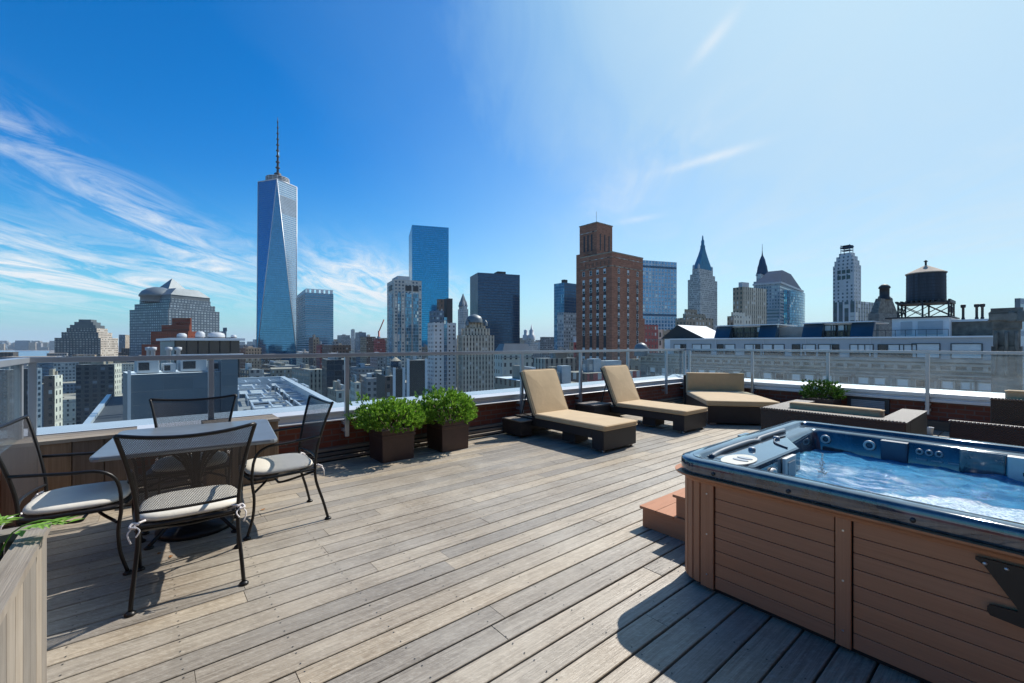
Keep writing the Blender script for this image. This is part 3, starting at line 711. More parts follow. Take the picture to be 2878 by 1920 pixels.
# fallen leaves under the chair
for (u, v) in [(445, 1558), (452, 1511), (740, 1433), (476, 1566)]:
    g = G(u, v, .004); bb = MB()
    for k in range(4):
        a = random.random()*6; d = Vector((math.cos(a), math.sin(a), .25))*.022; s_ = Vector((-d.y, d.x, 0))*.4
        bb.add([Vector((0, 0, 0)), d*.5+s_, d, d*.5-s_], [(0, 1, 2, 3)])
    o = bb.build('dead_leaf', 'leaf_dead', loc=g)
    tag(o, {445: 'dry orange leaf on the deck under the front dining chair', 452: 'dry leaf just below the seat of the front dining chair', 740: 'dry curled leaf on the deck beneath the right dining chair', 476: 'dry leaf farthest right under the front dining chair'}[u], 'leaf', 'dry leaves on the deck')

# ------------------------------------------------------------------ dining set
def make_chair():
    t = thing('dining_chair', 'x', 'chair', group='dining chairs round the square metal table')
    for s in (-1, 1):
        b = MB().tube([(s*.255, -.30, .012), (s*.245, -.265, .15), (s*.232, -.215, .32), (s*.232, -.205, .45)], .0108); b.lathe([(.0, 0), (.026, 0), (.026, .008), (.014, .02)], (s*.255, -.30, 0), 12)
        b.build('leg', 'dark_metal', t)
        b = MB().tube([(s*.262, .27, .012), (s*.262, .235, .14), (s*.262, .225, .28), (s*.27, .24, .42), (s*.285, .225, .58), (s*.293, .15, .655), (s*.285, 0, .665), (s*.262, -.235, .68)], .0102)
        b.lathe([(.0, 0), (.026, 0), (.026, .008), (.014, .02)], (s*.262, .27, 0), 12)
        b.build('arm_and_leg', 'dark_metal', t)
    b = MB()
    rows = []
    def back(z):     # half width, y at height z
        f = max(0, (z-.45)/.49); return .232+.078*f**1.6, -.205-.11*f**1.5
    for s in (-1, 1): b.tube([(s*back(z)[0], back(z)[1], z) for z in (.44, .55, .66, .78, .88, .945)], .0108)
    hw, yy = back(.945)
    b.tube([(hw*x, yy-.045*(1-x*x), .945-.028*(1-x*x)) for x in (-1, -.6, -.2, .2, .6, 1)], .0108)
    hw, yy = back(.50)
    b.tube([(hw*x, yy-.03*(1-x*x), .50) for x in (-1, -.5, 0, .5, 1)], .008)
    b.build('back_frame', 'dark_metal', t)
    b = MB(); N = 10; Z = 8; vs = []
    for j in range(Z+1):
        z = .50+.44*j/Z; hw, yy = back(z)
        for i in range(N+1):
            x = -1+2*i/N; vs.append((hw*x, yy-.038*(1-x*x), z-.028*(1-x*x)*(j/Z)))
    b.add(vs, [(j*(N+1)+i, j*(N+1)+i+1, (j+1)*(N+1)+i+1, (j+1)*(N+1)+i) for j in range(Z) for i in range(N)], 0, True,
          [[(vs[a][0], vs[a][2]) for a in (j*(N+1)+i, j*(N+1)+i+1, (j+1)*(N+1)+i+1, (j+1)*(N+1)+i)] for j in range(Z) for i in range(N)])
    b.build('back_mesh', 'chair_mesh', t)
    b = MB()
    pr = [(-.235, -.205), (-.262, .0), (-.265, .20), (-.2, .25), (0, .262), (.2, .25), (.265, .20), (.262, .0), (.235, -.205), (0, -.225), (-.235, -.205)]
    b.tube([(x, y, .42) for x, y in pr], .0108, sub=3, cap=False)
    b.tube([(-.24, -.2, .40), (-.12, 0, .33), (0, .02, .315), (.12, 0, .33), (.24, -.2, .40)], .009)
    b.tube([(-.262, .22, .33), (-.12, .12, .36), (0, .09, .365), (.12, .12, .36), (.262, .22, .33)], .009)
    b.build('seat_frame', 'dark_metal', t)
    b = MB().prism([(x*.98, y*.98) for x, y in pr[:-1]], .424, .428); b.build('seat_mesh', 'chair_mesh', t)
    # cushion
    b = MB(); n = 32; ls = []
    def sq(k, z, th=3.6):
        out = []
        for i in range(n):
            a = 2*math.pi*i/n; c, s_ = math.cos(a), math.sin(a)
            r_ = (abs(c)**th+abs(s_)**th)**(-1/th); out.append((c*r_*.245*k, .015+s_*r_*.235*k, z))
        return out
    for k, z in ((.90, .431), (1.0, .438), (1.02, .449), (1.0, .460), (.94, .470), (.78, .478), (.4, .484), (.05, .485)): ls.append(sq(k, z))
    b.loops(ls, smooth=True, cap1=True, cap0=True); cu = b.build('cushion', 'cushion_cream', t)
    for s in (-1, 1):
        b = MB()
        b.tube([(s*.2, -.2, .45), (s*.235, -.225, .445), (s*.25, -.245, .43)], .006, 6)
        b.tube([(s*.245, -.24, .44), (s*.27, -.26, .41), (s*.255, -.27, .36)], .004, 5)
        b.tube([(s*.245, -.24, .44), (s*.22, -.265, .42), (s*.235, -.275, .39)], .004, 5)
        b.tube([(s*.225, -.235, .445), (s*.25, -.225, .452), (s*.262, -.25, .44), (s*.235, -.255, .435)], .006, 6)
        b.build('cushion_tie', 'string_white', cu)
    return t
chair = make_chair()
TC = Vector((-2.44, 3.40)); TA = 57.0
te = Vector((math.sin(R(TA)), math.cos(R(TA)))); tn = Vector((-te.y, te.x))
def face(az): return R(-az)       # local +y faces azimuth az
cp = TC+te*(-.045)+tn*.33
places = [(Vector((-1.965, 2.695)), -35.5, 'dining chair with its dark mesh back to the viewer, in front of the table'),
          (Vector((-1.885, 3.57)), -130, 'dining chair on the right side of the table, cream cushion in sun'),
          (Vector((-2.74, 2.79)), 57, 'dining chair at the left frame edge with its cushion in shade'),
          (cp, 148, 'dining chair tucked behind the table against the skyline')]
for i, (c, a, lab) in enumerate(places):
    o = chair if i == 0 else copy_tree(chair)
    o.location = (c.x, c.y, 0); o.rotation_euler = (0, 0, face(a)); o['label'] = lab
def table():
    t = thing('dining_table', 'square grey metal patio table with umbrella hole in its middle', 'table', (TC.x, TC.y, 0), R(90-TA)-0)
    H = .72; a = .515; b = MB()
    n = 20
    def ring(k, z): return [(x, y, z) for x, y in rrect(-a*k, -a*k, a*k, a*k, .05, 3)]
    ls = [ring(.93, H-.032), ring(1.0, H-.03), ring(1.006, H-.015), ring(1.0, H-.004), ring(.985, H)]
    b.loops(ls, smooth=False, cap0=True)
    R1 = [(x, y, H) for x, y in rrect(-a*.985, -a*.985, a*.985, a*.985, .05, 3)]
    m = len(R1); R2 = []
    for x, y, z in R1:
        th = math.atan2(y, x); R2.append((.024*math.cos(th), .024*math.sin(th), z))
    b.loops([R1, R2, [(x, y, H-.03) for x, y, z in R2]], smooth=False)
    b.build('tabletop', 'table_top_metal', t)
    b = MB().tube([(0, 0, .05), (0, 0, .69)], .028, 12, sub=1)
    for k in range(4):
        th = math.pi/4+k*math.pi/2; c, s_ = math.cos(th), math.sin(th)
        b.tube([(c*.03, s_*.03, .42), (c*.10, s_*.10, .56), (c*.24, s_*.24, .65), (c*.42, s_*.42, .69)], .011)
        for dth in (-.35, .35):
            c2, s2 = math.cos(th+dth), math.sin(th+dth)
            b.tube([(c*.03, s_*.03, .36), (c2*.09, s2*.09, .52), (c2*.2, s2*.2, .63), (c2*.33, s2*.33, .69)], .007)
    b.build('pedestal', 'dark_metal', t)
    for k in range(4):
        th = math.pi/4+k*math.pi/2; c, s_ = math.cos(th), math.sin(th)
        b = MB().tube([(c*.02, s_*.02, .36), (c*.08, s_*.08, .20), (c*.22, s_*.22, .11), (c*.36, s_*.36, .015)], .013)
        b.lathe([(.0, 0), (.03, 0), (.03, .01), (.014, .02)], (c*.36, s_*.36, 0), 12); b.build('leg', 'dark_metal', t)
    u = thing('umbrella_base', 'dark round umbrella stand on the deck under the dining table', 'umbrella base', (TC.x, TC.y, 0))
    b = MB().lathe([(.0, 0), (.25, 0), (.25, .03), (.2, .05), (.05, .06), (.035, .09), (.035, .34)], (0, 0, 0), 28); b.build('base_plate', 'dark_metal', u)
def rrect(x0, y0, x1, y1, r, n=4):
    pts = []
    for cx, cy, a0 in ((x1-r, y1-r, 0), (x0+r, y1-r, 90), (x0+r, y0+r, 180), (x1-r, y0+r, 270)):
        for i in range(n+1):
            a = R(a0+90*i/n); pts.append((cx+r*math.cos(a), cy+r*math.sin(a)))
    return pts
table()

# ------------------------------------------------------------------ loungers, sofas
def cushion(x0, y0, z0, x1, y1, z1, name, parent, mat='cushion_tan', r=.05, puff=.012):
    b = MB(); N = 14; ls = []
    for k, z in ((.0, z0), (.6, z0+.004), (1, z0+.022), (1, z1-.03), (.7, z1-.010), (0, z1-.001)):
        ins = (1-k)*.022
        ls.append([(x, y, z) for x, y in rrect(x0+ins, y0+ins, x1-ins, y1-ins, max(r-ins, .01), 4)])
    b.loops(ls, smooth=True, cap0=True)
    # puffy top
    R1 = ls[-1]; cx, cy = (x0+x1)/2, (y0+y1)/2
    tl = [R1]
    for k in (.9, .75, .5, .2): tl.append([(cx+(x-cx)*k, cy+(y-cy)*k, z1+puff*(1-k**2)) for x, y, z in R1])
    b.loops(tl, smooth=True, cap1=True)
    ring_ = [(x, y, z1-.012) for x, y in rrect(x0-.001, y0-.001, x1+.001, y1+.001, r, 4)]; b.tube(ring_+[ring_[0]], .005, 6, sub=1, cap=False)
    ring_ = [(x, y, z0+.018) for x, y, z in ring_]; b.tube(ring_+[ring_[0]], .005, 6, sub=1, cap=False)
    return b.build(name, mat, parent)
def make_lounger():
    t = thing('sun_lounger', 'x', 'sun lounger', group='pair of wicker loungers facing the deck'); W_ = .705
    b = MB()
    b.box((0, 0, .035), (W_, .20, .285)); b.box((0, .20, .17), (.05, 1.80, .285)); b.box((W_-.05, .20, .17), (W_, 1.80, .285))
    b.box((.05, .2, .245), (W_-.05, 1.80, .28)); b.box((0, 1.60, .035), (W_, 1.80, .169))
    b.build('frame', 'wicker', t, bevel=.008)
    MB().box((.06, .55, .035), (.34, .80, .243)).build('centre_leg', 'wicker', t, bevel=.006)
    for x, y in ((.05, .05), (W_-.05, .05), (.05, 1.72), (W_-.05, 1.72)):
        MB().lathe([(.0, 0), (.022, 0), (.022, .034)], (x, y, 0), 10).build('foot', 'bolt_metal', t)
    cushion(-.015, -.03, .288, W_+.015, 1.32, .362, 'seat_cushion', t)
    ang = math.atan2(.66, .30)
    bk = MB().box((0, 0, -.035), (W_, .74, 0)).build('backrest', 'wicker', t, bevel=.006); bk.location = (0, 1.34, .30); bk.rotation_euler = (ang, 0, 0)
    c = cushion(-.01, .0, .002, W_+.01, .745, .075, 'back_cushion', bk, puff=.016)
    b = MB().tube([(.1, 1.36, .27), (.1, 1.72, .30), (.1, 1.58, .78)], .01, sub=1); b.tube([(W_-.1, 1.36, .27), (W_-.1, 1.72, .30), (W_-.1, 1.58, .78)], .01, sub=1)
    b.build('support_bar', 'dark_metal', t)
    return t
lg = make_lounger(); lg.location = PQ(4.515, 3.62); lg.rotation_euler = (0, 0, RZ); lg['label'] = 'tan cushioned wicker lounger on the left, nearest the planters'
l2 = copy_tree(lg); l2.location = PQ(6.48, 3.61); l2['label'] = 'tan cushioned wicker lounger on the right, beside the daybed'
t = thing('side_table', 'small square wicker side table between the two loungers', 'side table', PQ(5.98, 5.0), RZ)
MB().box((0, 0, .04), (.44, .44, .31)).build('body', 'wicker', t, bevel=.006); MB().box((-.012, -.012, .312), (.452, .452, .345)).build('table_top', 'wicker_lit_top', t, bevel=.006)
t = thing('low_wicker_platform', 'low wicker box with pale top behind the left lounger by the wall', 'side table', PQ(4.28, 4.98), RZ)
MB().box((0, 0, .03), (.22, .45, .24)).build('body', 'wicker', t, bevel=.006); MB().box((-.005, -.005, .242), (.225, .455, .262)).build('table_top', 'box_wood', t, bevel=.004)

def daybed():
    t = thing('daybed', 'wide tan daybed with low back in the corner of the deck', 'daybed', (4.0, 7.62, 0), R(-10)); a = .57; D = 1.9
    MB().box((-a, 0, .03), (a, D, .33)).build('base', 'wicker', t, bevel=.01)
    MB().box((-a-.03, D-.06, .03), (a-.0, D+.03, .74)).build('back_frame', 'wicker', t, bevel=.01)
    b = cushion(-a-.02, -.03, .332, a+.02, D-.22, .425, 'seat_cushion', t, r=.06)
    c = cushion(-a+.0, D-.22, .36, a, D-.065, .80, 'back_cushion', t, r=.04, puff=.0)
    for x in (-a+.1, a-.1): MB().box((x-.05, .06, 0), (x+.05, .1, .03)).build('foot', 'bolt_metal', t)
daybed()
def sofa(lab, p0, p1, q0, q1, h, cush_h, bt=.24, arm=.22, ah=None):
    ah = ah or h
    t = thing('wicker_sofa', lab, 'sofa', PQ(p0, q0), RZ); X, Y = p1-p0, q1-q0
    MB().box((0, 0, .05), (bt, Y, h-.02)).build('backrest', 'wicker', t, bevel=.01)
    MB().box((-.006, -.006, h-.018), (bt+.004, Y+.006, h)).build('back_top', 'wicker_lit_top', t, bevel=.008)
    for y in (0, Y-arm):
        MB().box((bt+.003, y, .05), (X, y+arm, ah-.022)).build('armrest', 'wicker', t, bevel=.01)
        MB().box((bt+.006, y-.004, ah-.018), (X+.006, y+arm+.004, ah)).build('arm_top', 'wicker_lit_top', t, bevel=.008)
    MB().box((bt+.003, arm+.003, .05), (X-.02, Y-arm-.003, .30)).build('base', 'wicker', t, bevel=.01)
    cushion(bt+.14, arm+.01, .302, X, Y-arm-.01, .43, 'seat_cushion', t)
    cushion(bt+.005, arm+.01, .42, bt+.14, Y-arm-.01, cush_h, 'back_cushion', t, r=.04, puff=0)
    # woven bead along the top edge
    b = MB(); n = int(Y/.028)
    for i in range(n): b.lathe([(.0, 0), (.011, .003), (.012, .008), (.007, .013), (.0, .014)], (.004, (i+.5)*Y/n, h-.004), 6)
    b.build('edge_weave', 'wicker_lit_top', t)
    for x, y in ((.06, .06), (X-.06, .06), (.06, Y-.06), (X-.06, Y-.06)): MB().box((x-.02, y-.02, 0), (x+.02, y+.02, .05)).build('foot', 'bolt_metal', t)
    return t
sofa('low brown wicker sofa with tan cushion seen from behind, nearest the daybed', 5.9, 7.15, .90, 2.27, .62, .695)
sofa('dark wicker sofa back at the right frame edge just behind the hot tub', 6.42, 7.3, -.9, .64, .62, .60, bt=.09, arm=.10, ah=.44)
sofa('taller dark wicker sofa with white sunlit cushion edge at the right frame edge', 7.72, 8.7, -.9, .42, .77, .87, bt=.09, arm=.10, ah=.5)
t = thing('paper_cup', 'white round cup on the deck beside the low sofa arm', 'cup', G(2614, 1222)); MB().lathe([(.0, 0), (.03, 0), (.045, .11), (.047, .115), (.041, .112), (.028, .01), (0, .01)], (0, 0, 0), 16).build('cup', 'white_plastic', t)

# ================================================================== HOT TUB
def hot_tub():
    LX, LY = 2.0, -4.1
    t = thing('hot_tub', 'large swim spa with blue marbled rim and brown plank cabinet', 'hot tub', PQ(2.44, 1.43), RZ)
    def lp(off, z, r=.13): return [(x, y, z) for x, y in rrect(off, LY+off, LX-off, -off, max(r-off*.6, .05), 8)]
    prof = [(.035, .655), (.004, .660), (-.002, .672), (-.002, .732), (.003, .742), (.014, .747), (.084, .747), (.092, .743), (.096, .722), (.112, .716), (.18, .714), (.20, .706), (.212, .69), (.235, .58), (.26, .40)]
    MB().loops([lp(a, z) for a, z in prof], smooth=True).build('rim', 'marbled_acrylic', t)
    MB().loops([lp(.26, .405), lp(.30, .1), lp(.9, .09)], smooth=True, cap1=True).build('basin', 'marbled_acrylic', t)
    # water with ripples
    b = MB(); NX, NY = 60, 130; x0, x1, y0, y1 = .205, LX-.205, LY+.2, -.2; vs = []
    for j in range(NY+1):
        for i in range(NX+1):
            x = x0+(x1-x0)*i/NX; y = y0+(y1-y0)*j/NY
            z = .572+.006*math.sin(9*x+7*y+2*math.sin(5*y))+.005*math.sin(23*y-11*x+2*math.sin(7*x))+.004*math.sin(31*x+17*y+3*math.sin(9*x))+.003*math.sin(47*y+13*x)
            vs.append((x, y, z))
    b.add(vs, [(j*(NX+1)+i, j*(NX+1)+i+1, (j+1)*(NX+1)+i+1, (j+1)*(NX+1)+i) for j in range(NY) for i in range(NX)], 0, True)
    b.build('water', 'spa_water', t)
    # splash jet
    b = MB()
    for i in range(70):
        h = random.random(); a = random.random()*6.28; r_ = .004+.03*(1-h)*random.random(); s_ = random.uniform(.003, .0065)
        c = (.95+r_*math.cos(a), -.50+r_*math.sin(a), .575+.13*h*h)
        b.lathe([(0, -s_), (s_, 0), (0, s_)], c, 5)
    b.build('water_jet', 'white_plastic', t)
    # console at the left end
    con = [(.2, -.19), (.2, -.375), (.95, -.375), (1.32, -.165), (1.5, -.13), (1.5, -.11), (.2, -.11)]
    b = MB(); n = len(con)
    def inset(k, z): return [(x+(0.85-x)*k*.08, y+(-.24-y)*k*.12, z) for x, y in con]
    b.loops([[(x, y, .42) for x, y in con], [(x, y, .69) for x, y in con], inset(.35, .712), inset(1, .72)], smooth=False, cap1=True)
    c = b.build('console', 'marbled_acrylic', t, bevel=.008)
    def disc(x, y, z, r, h, name, mat): return MB().lathe([(r, 0), (r, h*.6), (r*.85, h), (0.0005, h)], (x, y, z), 28).build(name, mat, t)
    MB().prism([(.30+.15*math.cos(a)*1.0, -.255+.085*math.sin(a)) for a in [i*math.pi/16 for i in range(32)]], .715, .7245).build('control_panel', 'cream_plastic', t)
    for xx in (.285, .345):
        MB().prism([(xx+.020*math.cos(a), -.27+.045*math.sin(a)) for a in [i*math.pi/10 for i in range(20)]], .7246, .7285).build('button', 'grey_plastic', t)
    disc(.62, -.20, .716, .022, .022, 'air_knob', 'grey_plastic'); disc(1.12, -.17, .716, .022, .022, 'air_knob', 'grey_plastic')
    # dark channel behind console with bumps
    b = MB().tube([(.24, -.115, .718), (.36, -.10, .722), (.5, -.105, .73), (.8, -.105, .73), (.93, -.115, .722), (1.0, -.105, .73), (1.45, -.105, .73)], .018, 8); b.build('cover_groove', 'dark_pillow', t)
    # ring on the top plate
    b = MB().tube([(.85, -.33, .724), (.95, -.22, .726), (1.1, -.17, .726), (1.26, -.18, .724)], .005, 6); b.build('fitting', 'dark_pillow', t)
    # skimmer and light on console face
    sk = MB().box((.62, -.40, .54), (.80, -.377, .70)).build('skimmer', 'white_plastic', t, bevel=.006)
    MB().box((.655, -.405, .575), (.765, -.4005, .672)).build('weir_door', 'grey_plastic', sk)
    def ring(c, nrm, r0, r1, name, mat, hub=None):
        n_ = Vector(nrm); a = n_.orthogonal().normalized(); d = n_.cross(a); c = Vector(c)
        def L(r, h): return [c+n_*h+a*math.cos(i*math.pi/14)*r+d*math.sin(i*math.pi/14)*r for i in range(28)]
        o = MB().loops([L(r1, 0), L(r1, .010), L((r0+r1)/2, .016), L(r0, .010), L(r0, 0)], smooth=True).build(name, mat, t)
        MB().loops([L(r0*.98, .001), L(r0*.6, .004), L(r0*.3, .012), L(.001, .012)], smooth=True).build('nozzle', hub or 'dark_pillow', o)
    ring((.46, -.378, .612), (0, -1, 0), .036, .058, 'underwater_light', 'white_plastic', 'cream_plastic')
    for y, rr in ((-.30, .034), (-.58, .037)): ring((LX-.232, y, .650), (-1, 0, 0), rr*.6, rr, 'speaker_ring', 'white_plastic')
    for y in (-.86, -.91, -.96): ring((LX-.226, y, .655), (-1, 0, 0), .010, .022, 'jet', 'grey_plastic')
    for k, y in enumerate((-.87, -.95, -1.03)): MB().box((LX-.250, y-.03, .602), (LX-.236, y+.025, .612)).build('jet_slot', 'grey_plastic', t)
    MB().box((LX-.262, -.65, .56), (LX-.20, -.80, .704)).build('head_pillow', 'dark_pillow', t, bevel=.012)
    MB().box((LX-.268, -1.06, .56), (LX-.20, -1.27, .707)).build('seat_back', 'marbled_acrylic', t, bevel=.012)
    f = MB().box((LX-.272, -1.275, .56), (LX-.20, -1.75, .709)).build('filter_cover', 'white_plastic', t, bevel=.008)
    MB().box((LX-.276, -1.34, .60), (LX-.2725, -1.70, .622)).build('filter_slot', 'frame_dark', f)
    # corner notch lip on the outer rim of the left end
    MB().box((.93, -.001, .66), (1.08, .03, .74)).build('cover_latch', 'marbled_acrylic', t, bevel=.01)
    # ---- cabinet
    o = .03; H0, H1 = .03, .615
    MB().loops([[(x, y, z) for x, y in rrect(o+.035, LY+o+.035, LX-o-.035, -o-.0, .15, 6)] for z in (0, .62)]).build('cabinet_core', 'base_black', t)
    tr = [(.05, .612), (.02, .615), (.012, .63), (-.018, .648), (-.02, .658), (.02, .66)]
    def lp2(off, z): return [(x, y, z) for x, y in rrect(off, LY+off, LX-off, -off+.03, .17, 8)]
    MB().loops([lp2(a, z) for a, z in tr], smooth=False).build('top_trim', 'plastic_wood', t)
    def stave(pts2, name, z0=H0, z1=H1, th=.018, k=None, hor=False):
        k = random.randint(0, 900) if k is None else k
        (ax, ay), (bx, by) = pts2; d = Vector((bx-ax, by-ay)); n_ = Vector((d.y, -d.x)).normalized()*th
        vs = [(ax, ay, z0), (bx, by, z0), (bx, by, z1), (ax, ay, z1), (ax-n_.x, ay-n_.y, z0), (bx-n_.x, by-n_.y, z0), (bx-n_.x, by-n_.y, z1), (ax-n_.x, ay-n_.y, z1)]
        U = [(0, k), (d.length, k), (d.length, k+.9), (0, k+.9)] if hor else [(0, k), (0, k+.9), (z1-z0, k+.9), (z1-z0, k)]
        return vs, [(0, 1, 2, 3), (4, 7, 6, 5), (0, 3, 7, 4), (1, 5, 6, 2), (3, 2, 6, 7), (0, 4, 5, 1)], [U]*6
    # near side (x = o): outward normal is -x ; walk from high y to low y gives normal (d.y,-d.x) = (-,0)
    def panel(y0, y1):
        b = MB(); n = 8; hh = (H1-H0-.0)/n
        for i in range(n):
            v, f_, u_ = stave(((o+.004, y0), (o+.004, y1)), '', H0+i*hh+.0012, H0+(i+1)*hh-.0012, hor=True); b.add(v, f_, 0, False, u_)
        b.build('side_panel', 'plastic_wood', t, bevel=.003)
    def batten(y0, y1):
        b = MB(); v, f_, u_ = stave(((o-.006, y0), (o-.006, y1)), '', H0-.005, H1); b.add(v, f_, 0, False, u_); bt = b.build('batten', 'plastic_wood', t, bevel=.003)
        for z in (.10, .33, .56):
            MB().box((o-.009, (y0+y1)/2-.004, z-.004), (o-.0062, (y0+y1)/2+.004, z+.004)).build('screw', 'bolt_metal', bt)
    ys = -.19
    panel(-.238, -.80); batten(-.157, -.232); batten(-.806, -.866); panel(-.872, -1.41); batten(-1.416, -1.476); panel(-1.482, -2.02); batten(-2.03, -2.09); panel(-2.1, -2.9); panel(-2.91, LY+.19)
    # rounded near-left corner: vertical staves
    b = MB(); r_ = .16; cx, cy = o+r_, .008-r_; m = 5
    for i in range(m):
        a0 = R(180-90*i/m-1.6); a1 = R(180-90*(i+1)/m+1.6)
        v, f_, u_ = stave(((cx+r_*math.cos(a1), cy+r_*math.sin(a1)), (cx+r_*math.cos(a0), cy+r_*math.sin(a0))), ''); b.add(v, f_, 0, False, u_)
    b.build('corner_staves', 'plastic_wood', t, bevel=.004)
    # left end, horizontal planks
    b = MB(); n = 8; hh = (H1-H0)/n
    for i in range(n):
        v, f_, u_ = stave(((LX-.19, .004), (.195, .004)), '', H0+i*hh+.002, H0+(i+1)*hh-.002, hor=True); b.add(v, f_, 0, False, u_)
    b.build('end_panel', 'plastic_wood', t, bevel=.003)
    b = MB()
    for i in range(6):
        a0 = R(15*i); a1 = R(15*i+14.2); cx2, cy2 = LX-o-r_, .008-r_
        v, f_, u_ = stave(((cx2+r_*math.cos(a0), cy2+r_*math.sin(a0)), (cx2+r_*math.cos(a1), cy2+r_*math.sin(a1))), ''); b.add(v, f_, 0, False, u_)
    b.build('corner_staves', 'plastic_wood', t, bevel=.004)
    MB().box((LX-o-.02, LY+.2, H0), (LX-o, -.2, H1)).build('back_panel', 'plastic_wood', t)
    for y in (-.245, -.62, -1.08): MB().lathe([(.010, -.004), (.010, .004), (.0005, .005)], (0, 0, 0), 12).build('rim_bolt', 'frame_dark', t, loc=(-.004, y*1.0, .69)).rotation_euler = (0, R(-90), 0)
    # cover lifter bracket, black steel
    def onp(u, v, x):   # point on plane x (local) seen at u,v
        p = 2.44+x; r = (u-CX)/F; Y = p/(E1.x*r+E1.y); return (Y*(E2.x*r+E2.y)-1.43, EYE-(v-CY)*Y/F)
    xx = o-.012
    poly = [onp(*c, xx) for c in ((2742, 1562), (2741, 1570), (2765, 1586), (2859, 1707), (2861, 1719), (2782, 1697), (2775, 1702), (2774, 1713), (2783, 1727), (2870, 1762))]
    y_in = poly[0][0]-.62
    poly += [(y_in, poly[-1][1]), (y_in, poly[0][1]-.0)]
    b = MB(); n = len(poly); A = [(xx, y, z) for y, z in poly]; B = [(xx-.008, y, z) for y, z in poly]
    b.add(A+B, [tuple(range(n)), tuple(range(2*n-1, n-1, -1))]+[(i, n+i, n+(i+1) % n, (i+1) % n) for i in range(n)])
    lb = b.build('cover_lifter', 'black_plate', t)
    for i in range(4):
        y, z = poly[0][0]-.025-i*.055, poly[0][1]-.018
        MB().lathe([(.007, 0), (.006, .004), (.0005, .005)], (0, 0, 0), 10).build('bolt', 'bolt_metal', lb, loc=(xx-.008, y, z)).rotation_euler = (0, R(-90), 0)
hot_tub()
def steps():
    t = thing('spa_steps', 'two brown plank steps at the left end of the hot tub', 'steps', PQ(2.96, 1.435), RZ)
    def st(x1, y1, h, nm):
        b = MB(); b.box((0, 0, 0), (x1, y1, h-.022)); b.build('riser', 'plastic_wood', t, bevel=.003)
        b = MB(); n = 4; w_ = (y1+.02)/n
        for i in range(n): b.box((-.015, i*w_+.002, h-.02), (x1+.015, (i+1)*w_-.002, h))
        b.build('tread', 'plastic_wood', t, bevel=.003)
    st(.75, .56, .16, ''); 
    b = MB().box((.003, .003, .162), (.747, .28, .298)); b.build('riser', 'plastic_wood', t, bevel=.003)
    b = MB().box((-.012, .003, .30), (.762, .15, .32)); b.box((-.012, .154, .30), (.762, .30, .32)); b.build('tread', 'plastic_wood', t, bevel=.003)
steps()

# ================================================================== CITY
GZ = -80.0
def ray(u): return (u-CX)/F
def bld(name, label, cat, Y, uL, uC, uR, vtop, mats, az=50.5, tiers=(), group=None, roof='roof_grey', depth=None, extra=None, zbase=GZ):
    """box with its near corner at column uC; faces run left (az-90) and right (az). mats: (left, right)"""
    if not isinstance(mats, (tuple, list)): mats = (mats, mats)
    va = math.degrees(math.atan(ray(uC))); az = min(max(az, va+4), va+86)
    kc = ray(uC); C = Vector((kc*Y, Y, zbase))
    dR = Vector((math.sin(R(az)), math.cos(R(az)))); dL = Vector((-dR.y, dR.x))
    def ln(d, u):
        k = ray(u); den = d.x-k*d.y
        if abs(den) < 1e-3: return 20
        t_ = (k*Y-C.x)/den; return t_
    LL = ln(dL, uL) if uL < uC else 0; LR = ln(dR, uR) if uR > uC else 0
    dp = depth or max(20, Y*.03)
    if LL <= .5 or LL > 400: LL = dp
    if LR <= .5 or LR > 400: LR = dp
    H = zY(vtop, Y)-zbase
    t = thing(name, label, cat, C, math.atan2(dR.y, dR.x), group)
    lv = [(H, 0)]+[(zY(v, Y)-zbase, s) for v, s in tiers]
    b = MB(); rf = MB()
    z0 = 0
    for h, s in lv:
        # x along dR, y along dL ; left face is x=0 plane ; right face is y=0 plane
        x0, y0, x1, y1 = s, s, LR-s, LL-s
        if x1-x0 < 1: x1 = x0+1
        if y1-y0 < 1: y1 = y0+1
        V = [(x0, y0, z0), (x1, y0, z0), (x1, y1, z0), (x0, y1, z0), (x0, y0, h), (x1, y0, h), (x1, y1, h), (x0, y1, h)]
        b.add(V, [(0, 1, 5, 4), (2, 3, 7, 6)], 1); b.add(V, [(3, 0, 4, 7), (1, 2, 6, 5)], 0)
        pr = min(.6, H*.004)
        rf.add([V[4], V[5], V[6], V[7]], [(0, 1, 2, 3)])
        z0 = h
    b.build('facade', list(mats), t); rf.build('roof', roof, t)
    t['dims'] = 0; del t['dims']
    return t, LL, LR, [x[0] for x in lv]
def rooftop(t, x0, y0, x1, y1, z0, z1, name, mat, bevel=0): return MB().box((x0, y0, z0), (x1, y1, z1)).build(name, mat, t)

# --- named skyline, left to right
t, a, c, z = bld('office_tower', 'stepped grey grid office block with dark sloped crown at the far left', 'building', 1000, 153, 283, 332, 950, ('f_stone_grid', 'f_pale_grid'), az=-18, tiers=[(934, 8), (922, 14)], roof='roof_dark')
b = MB(); x0, y0, x1, y1 = 18, 18, c-18, a-18; z0 = z[-1]
for i, (dz_, s) in enumerate([(7, 0), (14, 6), (20, 12)]):
    b.box((x0+s*.6, y0+s, z0 if i == 0 else z0+[7, 14, 20][i-1]), (x1-s*.6, y1-s, z0+dz_))
b.build('crown', 'slate_roof', t)
bld('office_tower', 'narrow tan tower between the stepped block and the domed block', 'building', 1300, 334, 352, 364, 941, ('f_blueblock', 'f_tan'), az=-30)
